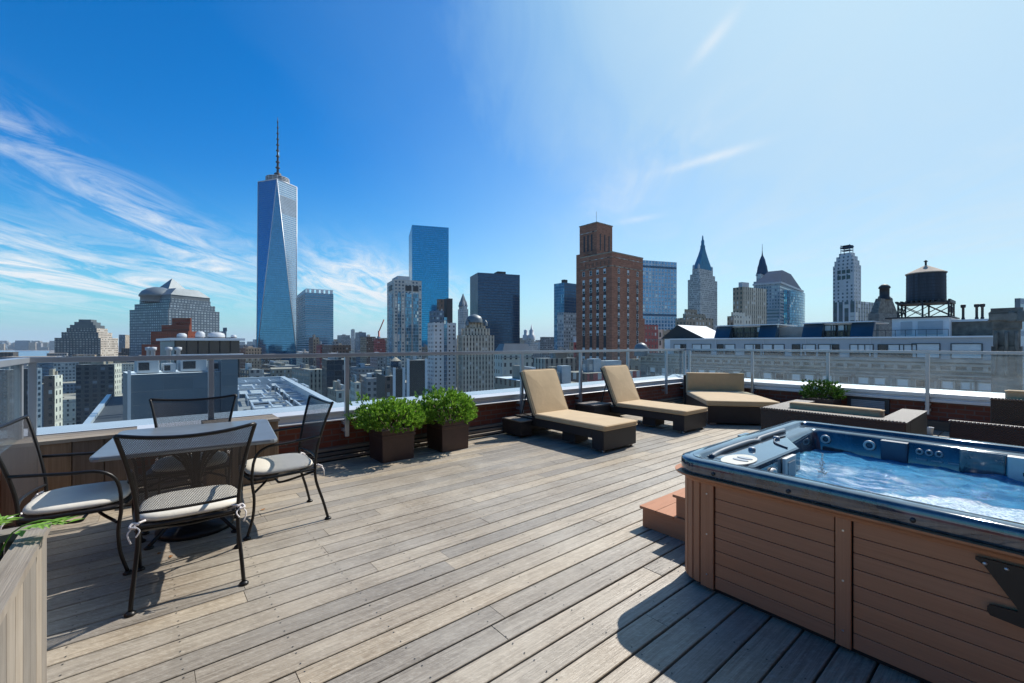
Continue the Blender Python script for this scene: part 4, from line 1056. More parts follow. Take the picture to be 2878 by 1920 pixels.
# domed financial building
t, a, c, z = bld('office_tower', 'big blue grey grid tower with round dome and pyramid roof', 'building', 900, 364, 473, 617, 867, ('f_grid_bluegrey', 'f_grid_bluegrey'), az=20, tiers=[(850, 6), (836, 12)], roof='roof_dark')
z0 = z[-1]
def at_local(t, u, Y):
    P = Vector((ray(u)*Y, Y, 0))-Vector((t.location.x, t.location.y, 0)); q = Matrix.Rotation(-t.rotation_euler.z, 3, 'Z') @ P; return q.x, q.y
dx_, dy_ = at_local(t, 446, 950)
MB().lathe([(31, -6), (31, 5), (33.5, 5.5), (33, 10), (28.5, 17), (20, 23), (10, 26.5), (.5, 27.5)], (dx_, dy_, z0), 36).build('dome', 'dome_metal', t)
xa, ya_ = at_local(t, 487, 915); xb, yb_ = at_local(t, 598, 915)
MB().prism([(13, 13), (c-13, 13), (c-13, 48), (13, 48)], z0, z0+8).build('crown_wall', 'slate_roof', t)
MB().prism([(12, 12), (c-12, 12), (c-12, 50), (12, 50)], z0+8, z0+24, top=[(32, 26), (c-30, 26), (c-30, 48), (32, 48)]).build('mansard', 'dome_metal', t)
cx, cy = at_local(t, 484, 1010); zt_ = zY(783, 1010)-GZ
MB().prism([(cx-34, cy-34), (cx+34, cy-34), (cx+34, cy+34), (cx-34, cy+34)], z0+10, zt_, top=[(cx-.5, cy-.5), (cx+.5, cy-.5), (cx+.5, cy+.5), (cx-.5, cy+.5)]).build('pyramid_roof', 'dome_metal', t)
t, a, c, z = bld('office_wing', 'low blue stepped wing right of the domed tower', 'building', 880, 600, 628, 652, 948, 'f_blueblock', az=30, tiers=[(931, 7), (920, 12)])
# red brown stepped building
t, a, c, z = bld('stepped_building', 'dark red stepped brick building in front of the domed tower', 'building', 420, 398, 526, 592, 968, ('f_redbrown', 'f_redbrown'), az=15, tiers=[(931, 5), (911, 11), (890, 17)], roof='roof_dark')
MB().lathe([(4.2, 0), (4.2, .5), (3.4, .5), (3.4, .05), (.001, .05)], (0, 0, 0), 24).build('round_window', 'f_redbrown', t, loc=(16.9, a*.55, z[-1]-8)).rotation_euler = (0, R(-90), 0)

# --- glass spire tower
def glass_tower():
    Y = 890; k = ray(780.5); C = Vector((k*(Y), Y, GZ))
    hw = 34.5; roof = zY(501, Y-hw)-GZ; zb = 55
    t = thing('glass_skyscraper', 'tallest glass skyscraper with tapering triangular faces and a mast', 'skyscraper', C, R(26))
    base = [(-hw, -hw), (hw, -hw), (hw, hw), (-hw, hw)]; top = [(0, -hw), (hw, 0), (0, hw), (-hw, 0)]
    MB().prism(base, 0, zb).build('podium', 'f_mirror', t)
    def seg(za, zc, mats, nm):
        b = MB()
        def cut(z):     # octagon at height z : along base->top edges
            f = (z-zb)/(roof-zb); pts = []
            for i in range(4):
                B = Vector(base[i]); T0 = Vector(top[i-1]); T1 = Vector(top[i])
                pts += [B.lerp(T0, f), B.lerp(T1, f)]
            return [(p.x, p.y, z) for p in pts]
        A, Cc = cut(za), cut(zc)
        for i in range(8):
            j = (i+1) % 8
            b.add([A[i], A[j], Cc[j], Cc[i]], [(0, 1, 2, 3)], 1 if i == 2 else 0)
        return b.build(nm, mats, t)
    zm0, zm1 = zY(610, Y)-GZ, zY(560, Y)-GZ
    # up-pointing faces (base edges): i odd ; down-pointing (corners): i even
    seg(zb, zm0, ['f_mirror', 'f_mirror_skylit'], 'glass_shaft'); seg(zm0, zm1, ['f_mirror', 'f_lattice'], 'mechanical_band'); seg(zm1, roof-.01, ['f_mirror', 'f_mirror_skylit'], 'glass_crown')
    b = MB()
    for i in range(4):
        B = base[i]
        for T in (top[i-1], top[i]): b.tube([(B[0]*1.002, B[1]*1.002, zb), (T[0]*1.002, T[1]*1.002, roof)], .8, 6, sub=1)
        T, T2 = top[i], top[i-1]; b.tube([(T[0], T[1], roof), (T2[0], T2[1], roof)], 1.0, 6, sub=1)
    b.build('edge_trim', 'steel_light', t)
    MB().prism(top, roof-6, roof-2).build('roof', 'roof_dark', t)
    b = MB()
    for zr in (2, 5, 8, 11): b.lathe([(21, zr), (21.6, zr), (21.6, zr+1.2), (21, zr+1.2)], (0, 0, roof), 32)
    for i in range(16):
        a = i*math.pi/8; b.tube([(21.3*math.cos(a), 21.3*math.sin(a), roof-4), (21.3*math.cos(a), 21.3*math.sin(a), roof+12)], .5, 5, sub=1)
    b.lathe([(15, -3), (15, 7), (.1, 8)], (0, 0, roof), 24)
    b.build('communication_ring', 'grey_paint', t)
    mt = zY(330, Y)-GZ; b = MB()
    b.lathe([(4.5, 0), (3.2, 12), (6.5, 13), (6.5, 22), (2.6, 24)], (0, 0, roof), 10)
    zc = roof+24; n = 9; step = (mt-8-zc)/n
    for i in range(n):
        r_ = 2.4*(1-i/n*.72); b.lathe([(r_, 0), (r_*.8, step*.75), (r_*1.7, step*.76), (r_*1.7, step*.95), (r_*.8, step)], (0, 0, zc+i*step), 8)
    b.lathe([(.7, 0), (.3, 8)], (0, 0, mt-8), 6); b.build('mast', 'steel_dark', t)
glass_tower()
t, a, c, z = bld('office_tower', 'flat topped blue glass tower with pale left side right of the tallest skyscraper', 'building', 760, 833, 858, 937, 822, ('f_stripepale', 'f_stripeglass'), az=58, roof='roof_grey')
b = MB()
for i in range(6): b.box((2+i*c/6, -.2, z[-1]), (2+i*c/6+c/6-3, 1.2, z[-1]+6))
b.box((0, 0, z[-1]), (1, a, z[-1]+6)); b.box((1, 1, z[-1]+6.01), (c, 3, z[-1]+7)); b.build('roof_screen', 'steel_light', t)
t, a, c, z = bld('apartment_tower', 'pale apartment tower with blue glass bays left of the tall blue slab', 'building', 400, 1088, 1108, 1185, 785, ('f_residential', 'f_residential'), az=62, roof='roof_grey')
H = z[-1]
for (f0, f1) in ((.12, .24), (.40, .62), (.68, .88)):
    w_ = c; MB().box((w_*f0, -.5, 0), (w_*f1, -.02, H-12)).build('glass_bay', 'f_glassbay', t)
for (f0, f1) in ((.40, .62), (.68, .88)): MB().box((c*f0, -.3, H-10), (c*f1, -.05, H-5)).build('vent', 'frame_dark', t)
MB().box((-.3, a*.3, H-9), (-.05, a*.7, H-4)).build('vent', 'frame_dark', t); MB().box((-.5, a*.25, 0), (-.02, a*.6, H-12)).build('glass_bay', 'f_glassbay', t)
MB().box((4, 4, H), (c*.6, a-3, H+4)).build('roof_house', 'grey_paint', t)
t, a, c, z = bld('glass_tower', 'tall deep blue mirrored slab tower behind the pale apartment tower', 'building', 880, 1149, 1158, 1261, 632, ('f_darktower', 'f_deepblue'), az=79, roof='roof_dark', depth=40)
t, a, c, z = bld('apartment_tower', 'white tower with small dark square windows below the blue slab', 'building', 330, 1202, 1219, 1282, 906, ('f_residential_white', 'f_residential_white'), az=60, roof='roof_tan')
H = z[-1]; MB().box((c*.45, -.4, 0), (c*.58, -.02, H+4)).build('glass_strip', 'f_glassbay', t)
MB().box((1, 2, H), (c*.5, a-1, H+9)).build('roof_house', 'f_blueblock', t); MB().box((c*.30, 3, H+9.01), (c*.52, a*.6, H+18)).build('water_tank_house', 'f_brown', t)
MB().box((c*.68, 4, H), (c*.93, a-1, H+19)).build('stair_tower', 'spandrel_dark', t)
# gothic spire
t, a, c, z = bld('gothic_tower', 'slender pale gothic tower with pointed spire beside the dark office slab', 'building', 800, 1287, 1303, 1316, 868, 'f_gothic', az=48, tiers=[(860, 1.5)])
H = z[-1]; m = min(a, c); cx, cy = c/2, a/2
MB().prism([(cx-6.5, cy-6.5), (cx+6.5, cy-6.5), (cx+6.5, cy+6.5), (cx-6.5, cy+6.5)], H, zY(826, 815)-GZ, top=[(cx-.3, cy-.3), (cx+.3, cy-.3), (cx+.3, cy+.3), (cx-.3, cy+.3)]).build('spire', 'dome_metal', t)
for dx_, dy_ in ((2, 2), (c-2, 2), (2, a-2), (c-2, a-2)): MB().lathe([(1.4, 0), (1.4, 5), (0.1, 12)], (dx_, dy_, H-2), 8).build('pinnacle', 'grey_paint', t)
# art deco
t, a, c, z = bld('art_deco_tower', 'beige stepped art deco tower with rounded metal top in front of the dark slab', 'building', 330, 1284, 1300, 1389, 942, ('f_artdeco', 'f_artdeco'), az=62, tiers=[(922, 2.6), (905, 5.2)], roof='roof_tan')
H = z[-1]; MB().lathe([(6.2, 0), (6.2, 2.5), (5.2, 4.5), (2.4, 6), (.1, 6.6)], (c*.46, a*.5, H), 20).build('dome', 'dome_metal', t)
for f in (.2, .78): MB().lathe([(1.5, 0), (1.5, 3), (.1, 4.6)], (c*f, 3.5, H-2.5), 10).build('roof_urn', 'dome_metal', t)
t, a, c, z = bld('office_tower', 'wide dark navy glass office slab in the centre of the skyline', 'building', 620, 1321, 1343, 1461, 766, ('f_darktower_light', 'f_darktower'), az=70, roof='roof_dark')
MB().box((c*.48, 4, z[-1]), (c*.68, 20, z[-1]+4)).build('roof_house', 'steel_dark', t)
# municipal spires
t, a, c, z = bld('civic_building', 'small pale civic building with twin spires right of the dark slab', 'building', 900, 1464, 1490, 1511, 966, 'f_gothic', az=50, tiers=[(950, 5)])
H = z[-1]; 
for cx, cy, s_, v in ((c*.62, a*.35, 6, 905), (c*.35, a*.75, 5, 922)):
    MB().lathe([(s_*1.3, 0), (s_*1.3, 10), (s_*.8, 11), (s_*.8, 20), (s_*.4, 22), (.1, zY(v, 910)-GZ-H)], (cx, cy, H-4), 10).build('spire', 'grey_paint', t)
bld('apartment_block', 'pale grey flat roofed block left of the twin blue towers', 'building', 700, 1518, 1530, 1562, 947, 'f_greyblock', az=60)
t, a, c, z = bld('glass_tower', 'dark blue glass tower partly hidden by the left edge of the brick tower', 'building', 560, 1557, 1586, 1640, 794, ('f_bluetower', 'f_darktower'), az=50.5, roof='roof_dark')
MB().box((1, 1, z[-1]), (7, 6, z[-1]+4)).build('roof_house', 'steel_dark', t)
bld('office_building', 'light stone grid building in front of the dark blue tower left of the brick tower', 'building', 450, 1566, 1584, 1650, 878, ('f_bluestone', 'f_greyblock'), az=55)

# brick tower with individual windows
def win_mesh(w_, h_, frame='frame_white', pane='pane_blind', low='pane_dark', d=.12, proud=.10):
    b = MB(); f = .08
    b.box((-w_/2, -proud, 0), (w_/2, 0, f), 0); b.box((-w_/2, -proud, h_-f), (w_/2, 0, h_), 0)
    b.box((-w_/2, -proud, f), (-w_/2+f, 0, h_-f), 0); b.box((w_/2-f, -proud, f), (w_/2, 0, h_-f), 0); b.box((-w_/2+f, -proud*.9, h_/2-.04), (w_/2-f, 0, h_/2+.04), 0)
    b.box((-w_/2+f, -proud*.3, f), (w_/2-f, -.001, h_/2-.04), 2); b.box((-w_/2+f, -proud*.3, h_/2+.04), (w_/2-f, -.001, h_-f), 1)
    return b, [frame, pane, low]
def winproto(*a, **k):
    b, m = win_mesh(*a, **k); o = b.build('window', m); me = o.data; bpy.data.objects.remove(o); return me
def putwin(me, parent, x, y, z, rot):
    o = bpy.data.objects.new('window', me); COL.objects.link(o); o.parent = parent; o.location = (x, y, z); o.rotation_euler = (0, 0, rot)
def brick_tower():
    Y = 165
    t, a, c, z = bld('brick_tower', 'tall red brick tower with columns of white windows and a square turret', 'building', Y, 1632, 1719.5, 1807, 706, ('f_brickred', 'f_brickred'), roof='roof_dark')
    H = z[-1]; wm = winproto(1.15, 1.9); wd = winproto(1.15, 1.9, pane='pane_dark', frame='frame_white')
    # x along right face; y along left face. left face is plane x=0
    def yl(u): # position on left face (x=0) at column u
        k = ray(u); C = t.location; dL = E2; return (k*C.y-C.x)/(dL.x-k*dL.y)
    def xr(u):
        k = ray(u); C = t.location; return (k*C.y-C.x)/(E1.x-k*E1.y)
    rows = [606+i*0 for i in range(1)]
    zt = H-9.2; fl = 3.35
    for u in (1641, 1661, 1680, 1700):
        y = yl(u)
        MB().box((-.06, y-.62, 0), (-.002, y+.62, zt-1.2)).build('spandrel_strip', 'spandrel_dark', t)
        for r_ in range(-1, 11):
            zz_ = zt-2.2-(r_)*fl
            if r_ == 7: continue
            putwin(wm if random.random() < .85 else wd, t, -.065, y, zz_, R(-90))
    for u in (1738.6, 1764.7, 1791):
        x = xr(u)
        MB().box((x-.55, -.06, 0), (x+.55, -.002, zt-1.2)).build('spandrel_strip', 'spandrel_dark', t)
        for r_ in range(-1, 11):
            putwin(wm if random.random() < .4 else wd, t, x, -.065, zt-2.2-r_*fl, 0)
    b = MB(); 
    for zz_, th, pr in ((H-5.6, .35, .18), (H-.5, .5, .15), (H-2.2, .25, .1)):
        b.box((-pr, -pr, zz_), (c+.05, -.003, zz_+th)); b.box((-pr, 0, zz_), (-.003, a+.1, zz_+th))
    b.build('cornice', 'f_tan', t)
    b = MB()
    for i in range(7):
        y = a*(i+.7)/8; b.box((-.12, y-.18, H-4.6), (-.003, y+.18, H-3.2)); 
    b.build('brick_brackets', 'f_brown', t)
    # left wing slightly higher
    yw = yl(1614)
    MB().box((1.2, a-.4, 0), (c*.8, yw, H+1.6)).build('left_wing', 'f_brickred', t)
    # turret
    k0 = ray(1677); s0 = 1.6
    X0 = 2.6; 
    # find corner on roof so that it shows at column 1677, and edges at 1629 / 1721
    C = t.location; best = None
    for xi in range(0, 60):
        x = xi*.25
        for yi in range(0, 60):
            y = yi*.25; P = C+E1*x+E2*y
            e = abs(CX+F*P.x/P.y-1677)+abs(zY(624, P.y)-zY(624, Y))*0+abs(y-x-6.4)*2+abs(x-5.2)*.6
            if best is None or e < best[0]: best = (e, x, y, P)
    _, x, y, P = best
    def L(d, u): k = ray(u); return (k*P.y-P.x)/(d.x-k*d.y)
    yl_, xl_ = L(E2, 1629), L(E1, 1721)
    HT = zY(626, P.y)-GZ
    tw = MB().box((x, y, H), (x+xl_, y+yl_, HT)).build('turret', 'f_brickred', t)
    b = MB()
    for i in range(3):
        yy = y+yl_*(.28+.22*i); b.box((x-.08, yy-.35, H+3.2), (x-.002, yy+.35, HT-4.2))
        xx = x+xl_*(.22+.28*i); b.box((xx-.35, y-.08, H+3.2), (xx+.35, y-.002, HT-4.2))
    b.build('louvre_slot', 'spandrel_dark', tw)
    b = MB().box((x-.2, y-.2, HT), (x+xl_+.2, y+yl_+.2, HT+.4)); b.box((x-.12, y-.12, HT-3.4), (x-.003, y+yl_, HT-3.1)); b.build('turret_cornice', 'f_tan', tw)
    MB().tube([(x+1.2, y+1.2, HT+.4), (x+1.2, y+1.2, HT+5)], .07, 6, sub=1).build('antenna', 'steel_dark', tw)
    # right lower wing
    MB().box((c+.02, 1.5, 0), (c+3.5, a*.7, zY(893, 175)-GZ)).build('right_wing', 'f_brickred', t)
brick_tower()
bld('low_building', 'low tan brick block with a corner roof right behind the brick tower base', 'building', 240, 1796, 1812, 1850, 912, ('f_tan', 'f_redwhite'))
t, a, c, z = bld('glass_tower', 'pale blue gridded glass tower immediately right of the brick tower', 'building', 520, 1790, 1805, 1902, 731, ('f_bluetower_pale', 'f_bluetower_pale'), az=72, roof='roof_grey')
# pyramid roof tower
t, a, c, z = bld('pyramid_roof_tower', 'tall stone tower with steep blue pyramid roof and spire', 'building', 850, 1933, 1968, 2016, 783, ('f_spire_tower', 'f_spire_tower'), az=52, tiers=[(768, 3), (752, 6)], roof='roof_grey')
H = z[-1]; cx, cy = c/2, a/2; D = 870; zn = zY(694, D)-GZ; b = MB(); lv_ = []
for f in (0, .18, .4, .65, .85, 1): 
    k_, j_ = (c/2-6.5)*(1-f)**1.12+3.2*f, (a/2-6.5)*(1-f)**1.12+3.2*f; lv_.append([(cx-k_, cy-j_, H+(zn-H)*f), (cx+k_, cy-j_, H+(zn-H)*f), (cx+k_, cy+j_, H+(zn-H)*f), (cx-k_, cy+j_, H+(zn-H)*f)])
b.loops(lv_, smooth=False); b.build('pyramid_roof', 'pyramid_copper', t)
MB().lathe([(4.6, 0), (4.6, 5), (3.2, 7), (3.0, 15), (1.6, 18), (1.2, 24), (.1, zY(656, D)-zY(694, D))], (cx, cy, zn-1), 10).build('spire', 'pyramid_copper', t)
for px_, py_ in ((7, 7), (c-8, 7), (7, a-8)): MB().lathe([(2, 0), (2, 6), (.1, 10)], (px_, py_, H), 8).build('pinnacle', 'grey_paint', t)
bld('stepped_building', 'dark tan stepped building below the blue pyramid roof', 'building', 300, 1898, 1928, 2005, 893, ('f_tan', 'f_tan'), az=65, tiers=[(880, 3.5), (866, 7.5)], roof='roof_dark')
bld('low_building', 'pale tan low wall block behind the white gabled rooftop house', 'building', 200, 1850, 1862, 1935, 926, ('f_cream', 'f_tan'), az=70)
# hip roof building + spire behind
t, a, c, z = bld('spire_tower', 'thin spired tower peeking from behind the blue hip roofed building', 'building', 900, 2118, 2142, 2166, 790, 'f_bluestone', az=45, tiers=[(768, 4)])
H = z[-1]; MB().lathe([(13, 0), (10.5, 8), (9, 18), (7, 24), (5.5, 32), (1.4, 42), (.6, 50), (.3, zY(682, 915)-GZ-H)], (c/2, a/2, H), 8).build('spire', 'copper_blue', t)
t, a, c, z = bld('office_building', 'blue hip roofed office building with curved glass bay', 'building', 500, 2120, 2192, 2255, 797, ('f_bluestone', 'f_bluestripe'), az=44, roof='roof_grey')
H = z[-1]; MB().box((-1.5, -1.5, H), (c+1.5, a+1.5, H+2)).build('eave', 'grey_paint', t)
MB().prism([(0, 0), (c, 0), (c, a), (0, a)], H+2.01, zY(756, 515)-GZ, top=[(c*.25, a*.15), (c*.62, a*.15), (c*.62, a*.72), (c*.25, a*.72)]).build('hip_roof', 'copper_blue', t)
n_ = 14; bay = [(c*.50+c*.34*math.cos(R(180+180*i/n_)), c*.10*math.sin(R(180+180*i/n_))-.02) for i in range(n_+1)]
MB().prism(bay, 0, H-6, smooth=False).build('glass_bay', 'f_glassbay', t)
MB().box((-.4, 2, 0), (-.02, a*.85, H-28)).build('striped_wall', 'f_bluestripe', t)
t, a, c, z = bld('apartment_tower', 'weathered beige block in front of the blue hip roofed building', 'building', 340, 2060, 2088, 2155, 806, ('f_tan', 'f_artdeco'), az=62, roof='roof_tan')
MB().box((2, 2, z[-1]), (c*.35, a*.6, z[-1]+4)).build('roof_house', 'grey_paint', t)
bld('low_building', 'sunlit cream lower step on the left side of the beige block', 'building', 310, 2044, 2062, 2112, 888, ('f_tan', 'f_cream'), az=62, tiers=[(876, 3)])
# stone tower with stripes
t, a, c, z = bld('stone_tower', 'tall pale stone tower with rounded stepped top and antenna frame', 'building', 460, 2341, 2400, 2420, 742, ('f_stone_tower', 'f_stone_tower'), az=58, tiers=[(728, 1.0), (716, 2.2), (706, 4)], roof='roof_grey')
H = z[-1]; b = MB()
mx_, my_ = c/2, a/2
for x, y in ((mx_-4, my_-4), (mx_+4, my_-4), (mx_-4, my_+4), (mx_+4, my_+4)): b.tube([(x, y, H), (x, y, H+9)], .3, 5, sub=1)
for zz_ in (3, 5.5, 8): b.box((mx_-4.3, my_-4.3, H+zz_), (mx_+4.3, my_+4.3, H+zz_+.4))
b.box((mx_-2.5, my_-5.5, H+6), (mx_+2.5, my_+5.5, H+7.2)); b.build('antenna_frame', 'copper_blue', t)
for f in (.26, .48, .70):
    for zz_ in (z[0]-15, z[0]-9): MB().box((-.15, a*f-1.6, zz_), (-.01, a*f+1.6, zz_+4)).build('arched_window', 'pane_dark', t)
bld('striped_building', 'dark block with white vertical stripes at the foot of the pale stone tower', 'building', 400, 2342, 2404, 2475, 846, ('f_stripe_vert', 'f_stripe_vert'), az=62)
# mansard with cupola
t, a, c, z = bld('mansard_building', 'grey mansard roofed building with round cupola left of the water tank', 'building', 180, 2440, 2470, 2530, 880, ('f_oldstone', 'f_oldstone'), az=60, roof='roof_dark')
H = z[-1]; MB().prism([(.5, .5), (c-.5, .5), (c-.5, a-.5), (.5, a-.5)], H, H+6.3, top=[(c*.22, a*.25), (c*.75, a*.25), (c*.75, a*.75), (c*.22, a*.75)]).build('mansard', 'chimney_stone', t)
MB().lathe([(2.3, 0), (2.0, 1), (1.7, 1.2), (1.7, 4.6), (2.1, 4.8), (1.9, 5.5), (1.1, 6.3), (.1, 6.6)], (c*.5, a*.5, H+6.2), 14).build('cupola', 'steel_dark', t)
for x_ in (c*.2, c*.8): MB().lathe([(.4, 0), (.4, 2), (.1, 2.8)], (x_, 1.5, H+4.5), 8).build('finial', 'chimney_stone', t)

# --- right hand street facade with penthouses
def street_facade():
    P0 = 65.0
    t = thing('stone_street_building', 'long old stone building with pale top floor and rooftop penthouses on the right', 'building', PQ(P0, 0, 0), RZ)
    ya, yb = qF(2795, P0), qF(1800, P0)
    MB().box((0, ya, GZ), (16, yb, -.25)).build('stone_facade', 'f_oldstone', t)
    MB().box((-.05, ya-.1, -.248), (16.2, qF(1884, P0), 2.05)).build('top_floor', 'f_panelwhite', t)
    MB().box((-.25, ya-.2, 2.052), (1.4, qF(1884, P0), 2.22)).build('parapet_cap', 'white_paint', t)
    MB().box((1.41, ya, 2.052), (16, yb, 2.12)).build('roof', 'roof_grey', t)
    b = MB()
    for z0, th, pr in ((-.55, .28, .45), (-.95, .25, .28), (-1.5, .18, .2), (-2.0, .15, .15), (-4.75, .25, .25), (-5.4, .3, .18), (-9.2, .3, .2)): b.box((-pr, ya-.1, z0), (-.003, yb, z0+th))
    b.build('cornice', 'stone_trim', t)
    b = MB(); y = ya+.4
    while y < yb: b.box((-.4, y, -1.45), (-.003, y+.35, -.96)); y += 1.15
    b.build('cornice_brackets', 'stone_trim', t)
    w1 = winproto(1.05, 1.65, frame='stone_trim', d=.2); w2 = winproto(1.05, 1.65, frame='stone_trim', pane='pane_dark'); w3 = winproto(1.05, 1.65, frame='stone_trim', pane='pane_blind', low='pane_blind')
    us = [1835, 1868, 1905, 1935, 1972, 2002, 2040, 2070, 2108, 2157, 2192, 2238, 2275, 2325, 2372, 2427, 2473, 2537, 2590, 2665, 2719, 2768]
    for i, u in enumerate(us):
        y = qF(u, P0)
        putwin((w1, w1, w2, w3)[i*7 % 4], t, -.005, y, -4.15, R(-90)); putwin((w2, w1)[i % 2], t, -.005, y, -8.2, R(-90))
    b = MB()
    for u in us:
        y = qF(u, P0); b.box((-.16, y-.75, -2.42), (-.003, y+.75, -2.25)); b.box((-.10, y+.9, -4.2), (-.003, y+1.05, -2.6))
    b.build('window_hood', 'stone_trim', t)
    w4 = winproto(1.5, 1.5, frame='frame_dark', pane='pane_blind', low='pane_dark', proud=.08); w5 = winproto(.95, 1.5, frame='frame_dark', pane='pane_dark', low='pane_dark', proud=.08)
    for i, u in enumerate([1907, 1921, 1959, 1985, 2025, 2052, 2109, 2127, 2159, 2188, 2238, 2274, 2320, 2346, 2410, 2433, 2482, 2517, 2552]):
        putwin((w4, w5, w4)[i % 3], t, -.055, qF(u, P0), -.15, R(-90))
    w6 = winproto(2.3, 1.6, frame='frame_dark', pane='pane_blind', low='pane_blind', proud=.1)
    for u in (2602, 2716): putwin(w6, t, -.055, qF(u, P0), -.15, R(-90))
    b = MB()
    for u in (2013, 2146, 2264, 2446): y = qF(u, P0); b.box((-.12, y-.06, -.2), (-.052, y+.06, 2.05))
    b.build('downpipe', 'grey_paint', t)
    # penthouses
    def penthouse(uL, uR, uwins, z1=4.0, back=2.0):
        y1, y0 = qF(uL, P0+2), qF(uR, P0+2); X = back
        ph = MB().box((X, y0+1.3, 2.125), (X+7, y1-1.3, z1)).build('penthouse', 'white_paint', t)
        MB().box((X-.9, y0, z1), (X+7.3, y1-0, z1+.14)).build('roof_edge', 'steel_light', ph)
        for (A, B) in ((y0, y0+2.2), (y1-2.2, y1)):
            b = MB(); b.add([(X-1.3, A, 2.2), (X-1.3, B, 2.2), (X-.35, B, z1-.02), (X-.35, A, z1-.02), (X+.2, A, 2.2), (X+.2, B, 2.2), (X+.2, B, z1-.02), (X+.2, A, z1-.02)], [(0, 3, 2, 1), (0, 4, 7, 3), (1, 2, 6, 5), (4, 5, 6, 7)]); b.build('sloped_glazing', 'blue_glass_slope', ph)
        for u in uwins: putwin(w5 if random.random() < .4 else w4, ph, X-.005, qF(u, P0+X), 2.3, R(-90))
        b = MB()
        b.box((X-1.4, y0+2.3, 2.95), (X-1.35, y1-2.3, 2.99)); y = y0+2.4
        while y < y1-2.3: b.box((X-1.4, y, 2.2), (X-1.36, y+.04, 2.95)); y += .35
        b.build('balcony_rail', 'frame_dark', ph)
    penthouse(2018, 2188, [2062, 2080, 2100, 2118, 2136]); penthouse(2262, 2460, [2318, 2336, 2362, 2385, 2408])
    y1, y0 = qF(2507, P0+4), qF(2668, P0+4)
    bh = MB().box((4, y0, 2.125), (11, y1, 4.4)).build('bulkhead', 'white_paint', t)
    MB().box((3.7, y0-.2, 4.402), (11.2, y1+.6, 4.55)).build('roof_edge', 'steel_dark', bh)
    b = MB().box((3.9, y0+.5, 2.5), (3.997, y0+2.6, 4.0)); b.box((3.9, y0+3.1, 2.5), (3.997, y1-.8, 4.0)); b.build('shutter', 'grey_paint', bh)
    MB().box((3.4, y0, 3.0), (3.44, y1+3, 3.05)).build('handrail', 'frame_dark', t)
    b = MB(); y = y0
    while y < y1+3: b.box((3.4, y, 2.13), (3.44, y+.04, 3.0)); y += .9
    b.build('handrail_posts', 'frame_dark', t)
    y1, y0 = qF(2668, P0+6), qF(2790, P0+6)
    sh = MB().box((6, y0, 2.125), (12, y1, 3.9)).build('roof_shed', 'chimney_stone', t); MB().box((5.8, y0-.1, 3.902), (12.1, y1+.1, 4.15)).build('roof_edge', 'white_paint', sh)
    y2 = qF(2250, P0+3); MB().box((3, qF(2258, P0+3), 2.125), (9, qF(2190, P0+3), 3.7)).build('stair_house', 'stone_trim', t)
street_facade()
for i, (u, lab) in enumerate(((2707, 'stubby dark vent pipe nearest the water tank on the stone building roof'), (2745, 'middle dark vent pipe on the stone building roof'), (2761, 'dark vent pipe closest to the stone chimney on the right'))):
    P = PQ(73, qF(u, 73), 4.16); t = thing('vent_pipe', lab, 'vent pipe', P, 0, 'vent pipes on the right rooftop')
    MB().lathe([(.16, 0), (.16, .25), (.12, .3), (.12, 1.4), (.22, 1.45), (.24, 1.75), (.1, 1.8)], (0, 0, 0), 12).build('pipe', 'steel_dark', t)

def water_tank():
    p = 71.5; P = PQ(p, qF(2602, p), 0); Y = P.y; r_ = 42.0*Y/F
    t = thing('water_tank', 'round dark wooden rooftop water tank with conical tan roof on steel frame', 'water tank', (P.x, P.y, 0), RZ)
    zb, ze, za = zY(847, Y), zY(769, Y), zY(746, Y)
    b = MB(); n = 44
    for i in range(n):
        a0, a1 = 2*math.pi*i/n+.006, 2*math.pi*(i+1)/n-.006
        vs = [(r_*math.cos(a0), r_*math.sin(a0), zb), (r_*math.cos(a1), r_*math.sin(a1), zb), (r_*.985*math.cos(a1), r_*.985*math.sin(a1), ze), (r_*.985*math.cos(a0), r_*.985*math.sin(a0), ze)]
        b.add(vs, [(0, 1, 2, 3)], 0, False, [[(0, i), (0, i+.9), (4, i+.9), (4, i)]])
    b.lathe([(r_*.96, zb+.02), (r_*.96, ze-.02)], (0, 0, 0), n); b.build('staves', 'tank_wood', t)
    b = MB()
    for i in range(9):
        z_ = zb+.15+(ze-zb-.3)*(i/8)**1.15; b.lathe([(r_*1.0, z_-.02), (r_*1.008, z_), (r_*1.0, z_+.03)], (0, 0, 0), 40)
    b.build('hoops', 'steel_dark', t)
    b = MB().lathe([(r_*.9, ze-.05), (r_*1.05, ze-.06), (r_*1.05, ze+.04), (.12, za), (.001, za)], (0, 0, 0), 24, smooth=False); b.build('conical_roof', 'tank_roof', t)
    MB().lathe([(.1, 0), (.1, .45), (.22, .5), (.02, .7)], (0, 0, za-.05), 10).build('finial', 'steel_dark', t)
    b = MB(); s = r_*1.30; z0 = 4.56
    b.box((-s, -s, zb-.36), (s, s, zb-.24))
    for i in range(11): b.box((-s, -s+i*s/5.1, zb-.239), (s, -s+i*s/5.1+.2, zb-.02))
    b.build('platform', 'steel_dark', t)
    b = MB()
    for x in (-s+.15, 0, s-.15):
        for y in (-s+.15, 0, s-.15):
            if x or y: b.box((x-.08, y-.08, z0), (x+.08, y+.08, zb-.36))
    for y in (-s+.15, s-.15):
        for x0, x1 in ((-s+.15, 0), (0, s-.15)):
            b.tube([(x0, y, z0+.1), (x1, y, zb-.4)], .05, 5, sub=1); b.tube([(x0, y, zb-.4), (x1, y, z0+.1)], .05, 5, sub=1)
    for x in (-s+.15, s-.15):
        for y0, y1 in ((-s+.15, 0), (0, s-.15)):
            b.tube([(x, y0, z0+.1), (x, y1, zb-.4)], .05, 5, sub=1); b.tube([(x, y0, zb-.4), (x, y1, z0+.1)], .05, 5, sub=1)
    b.build('support_frame', 'steel_dark', t)
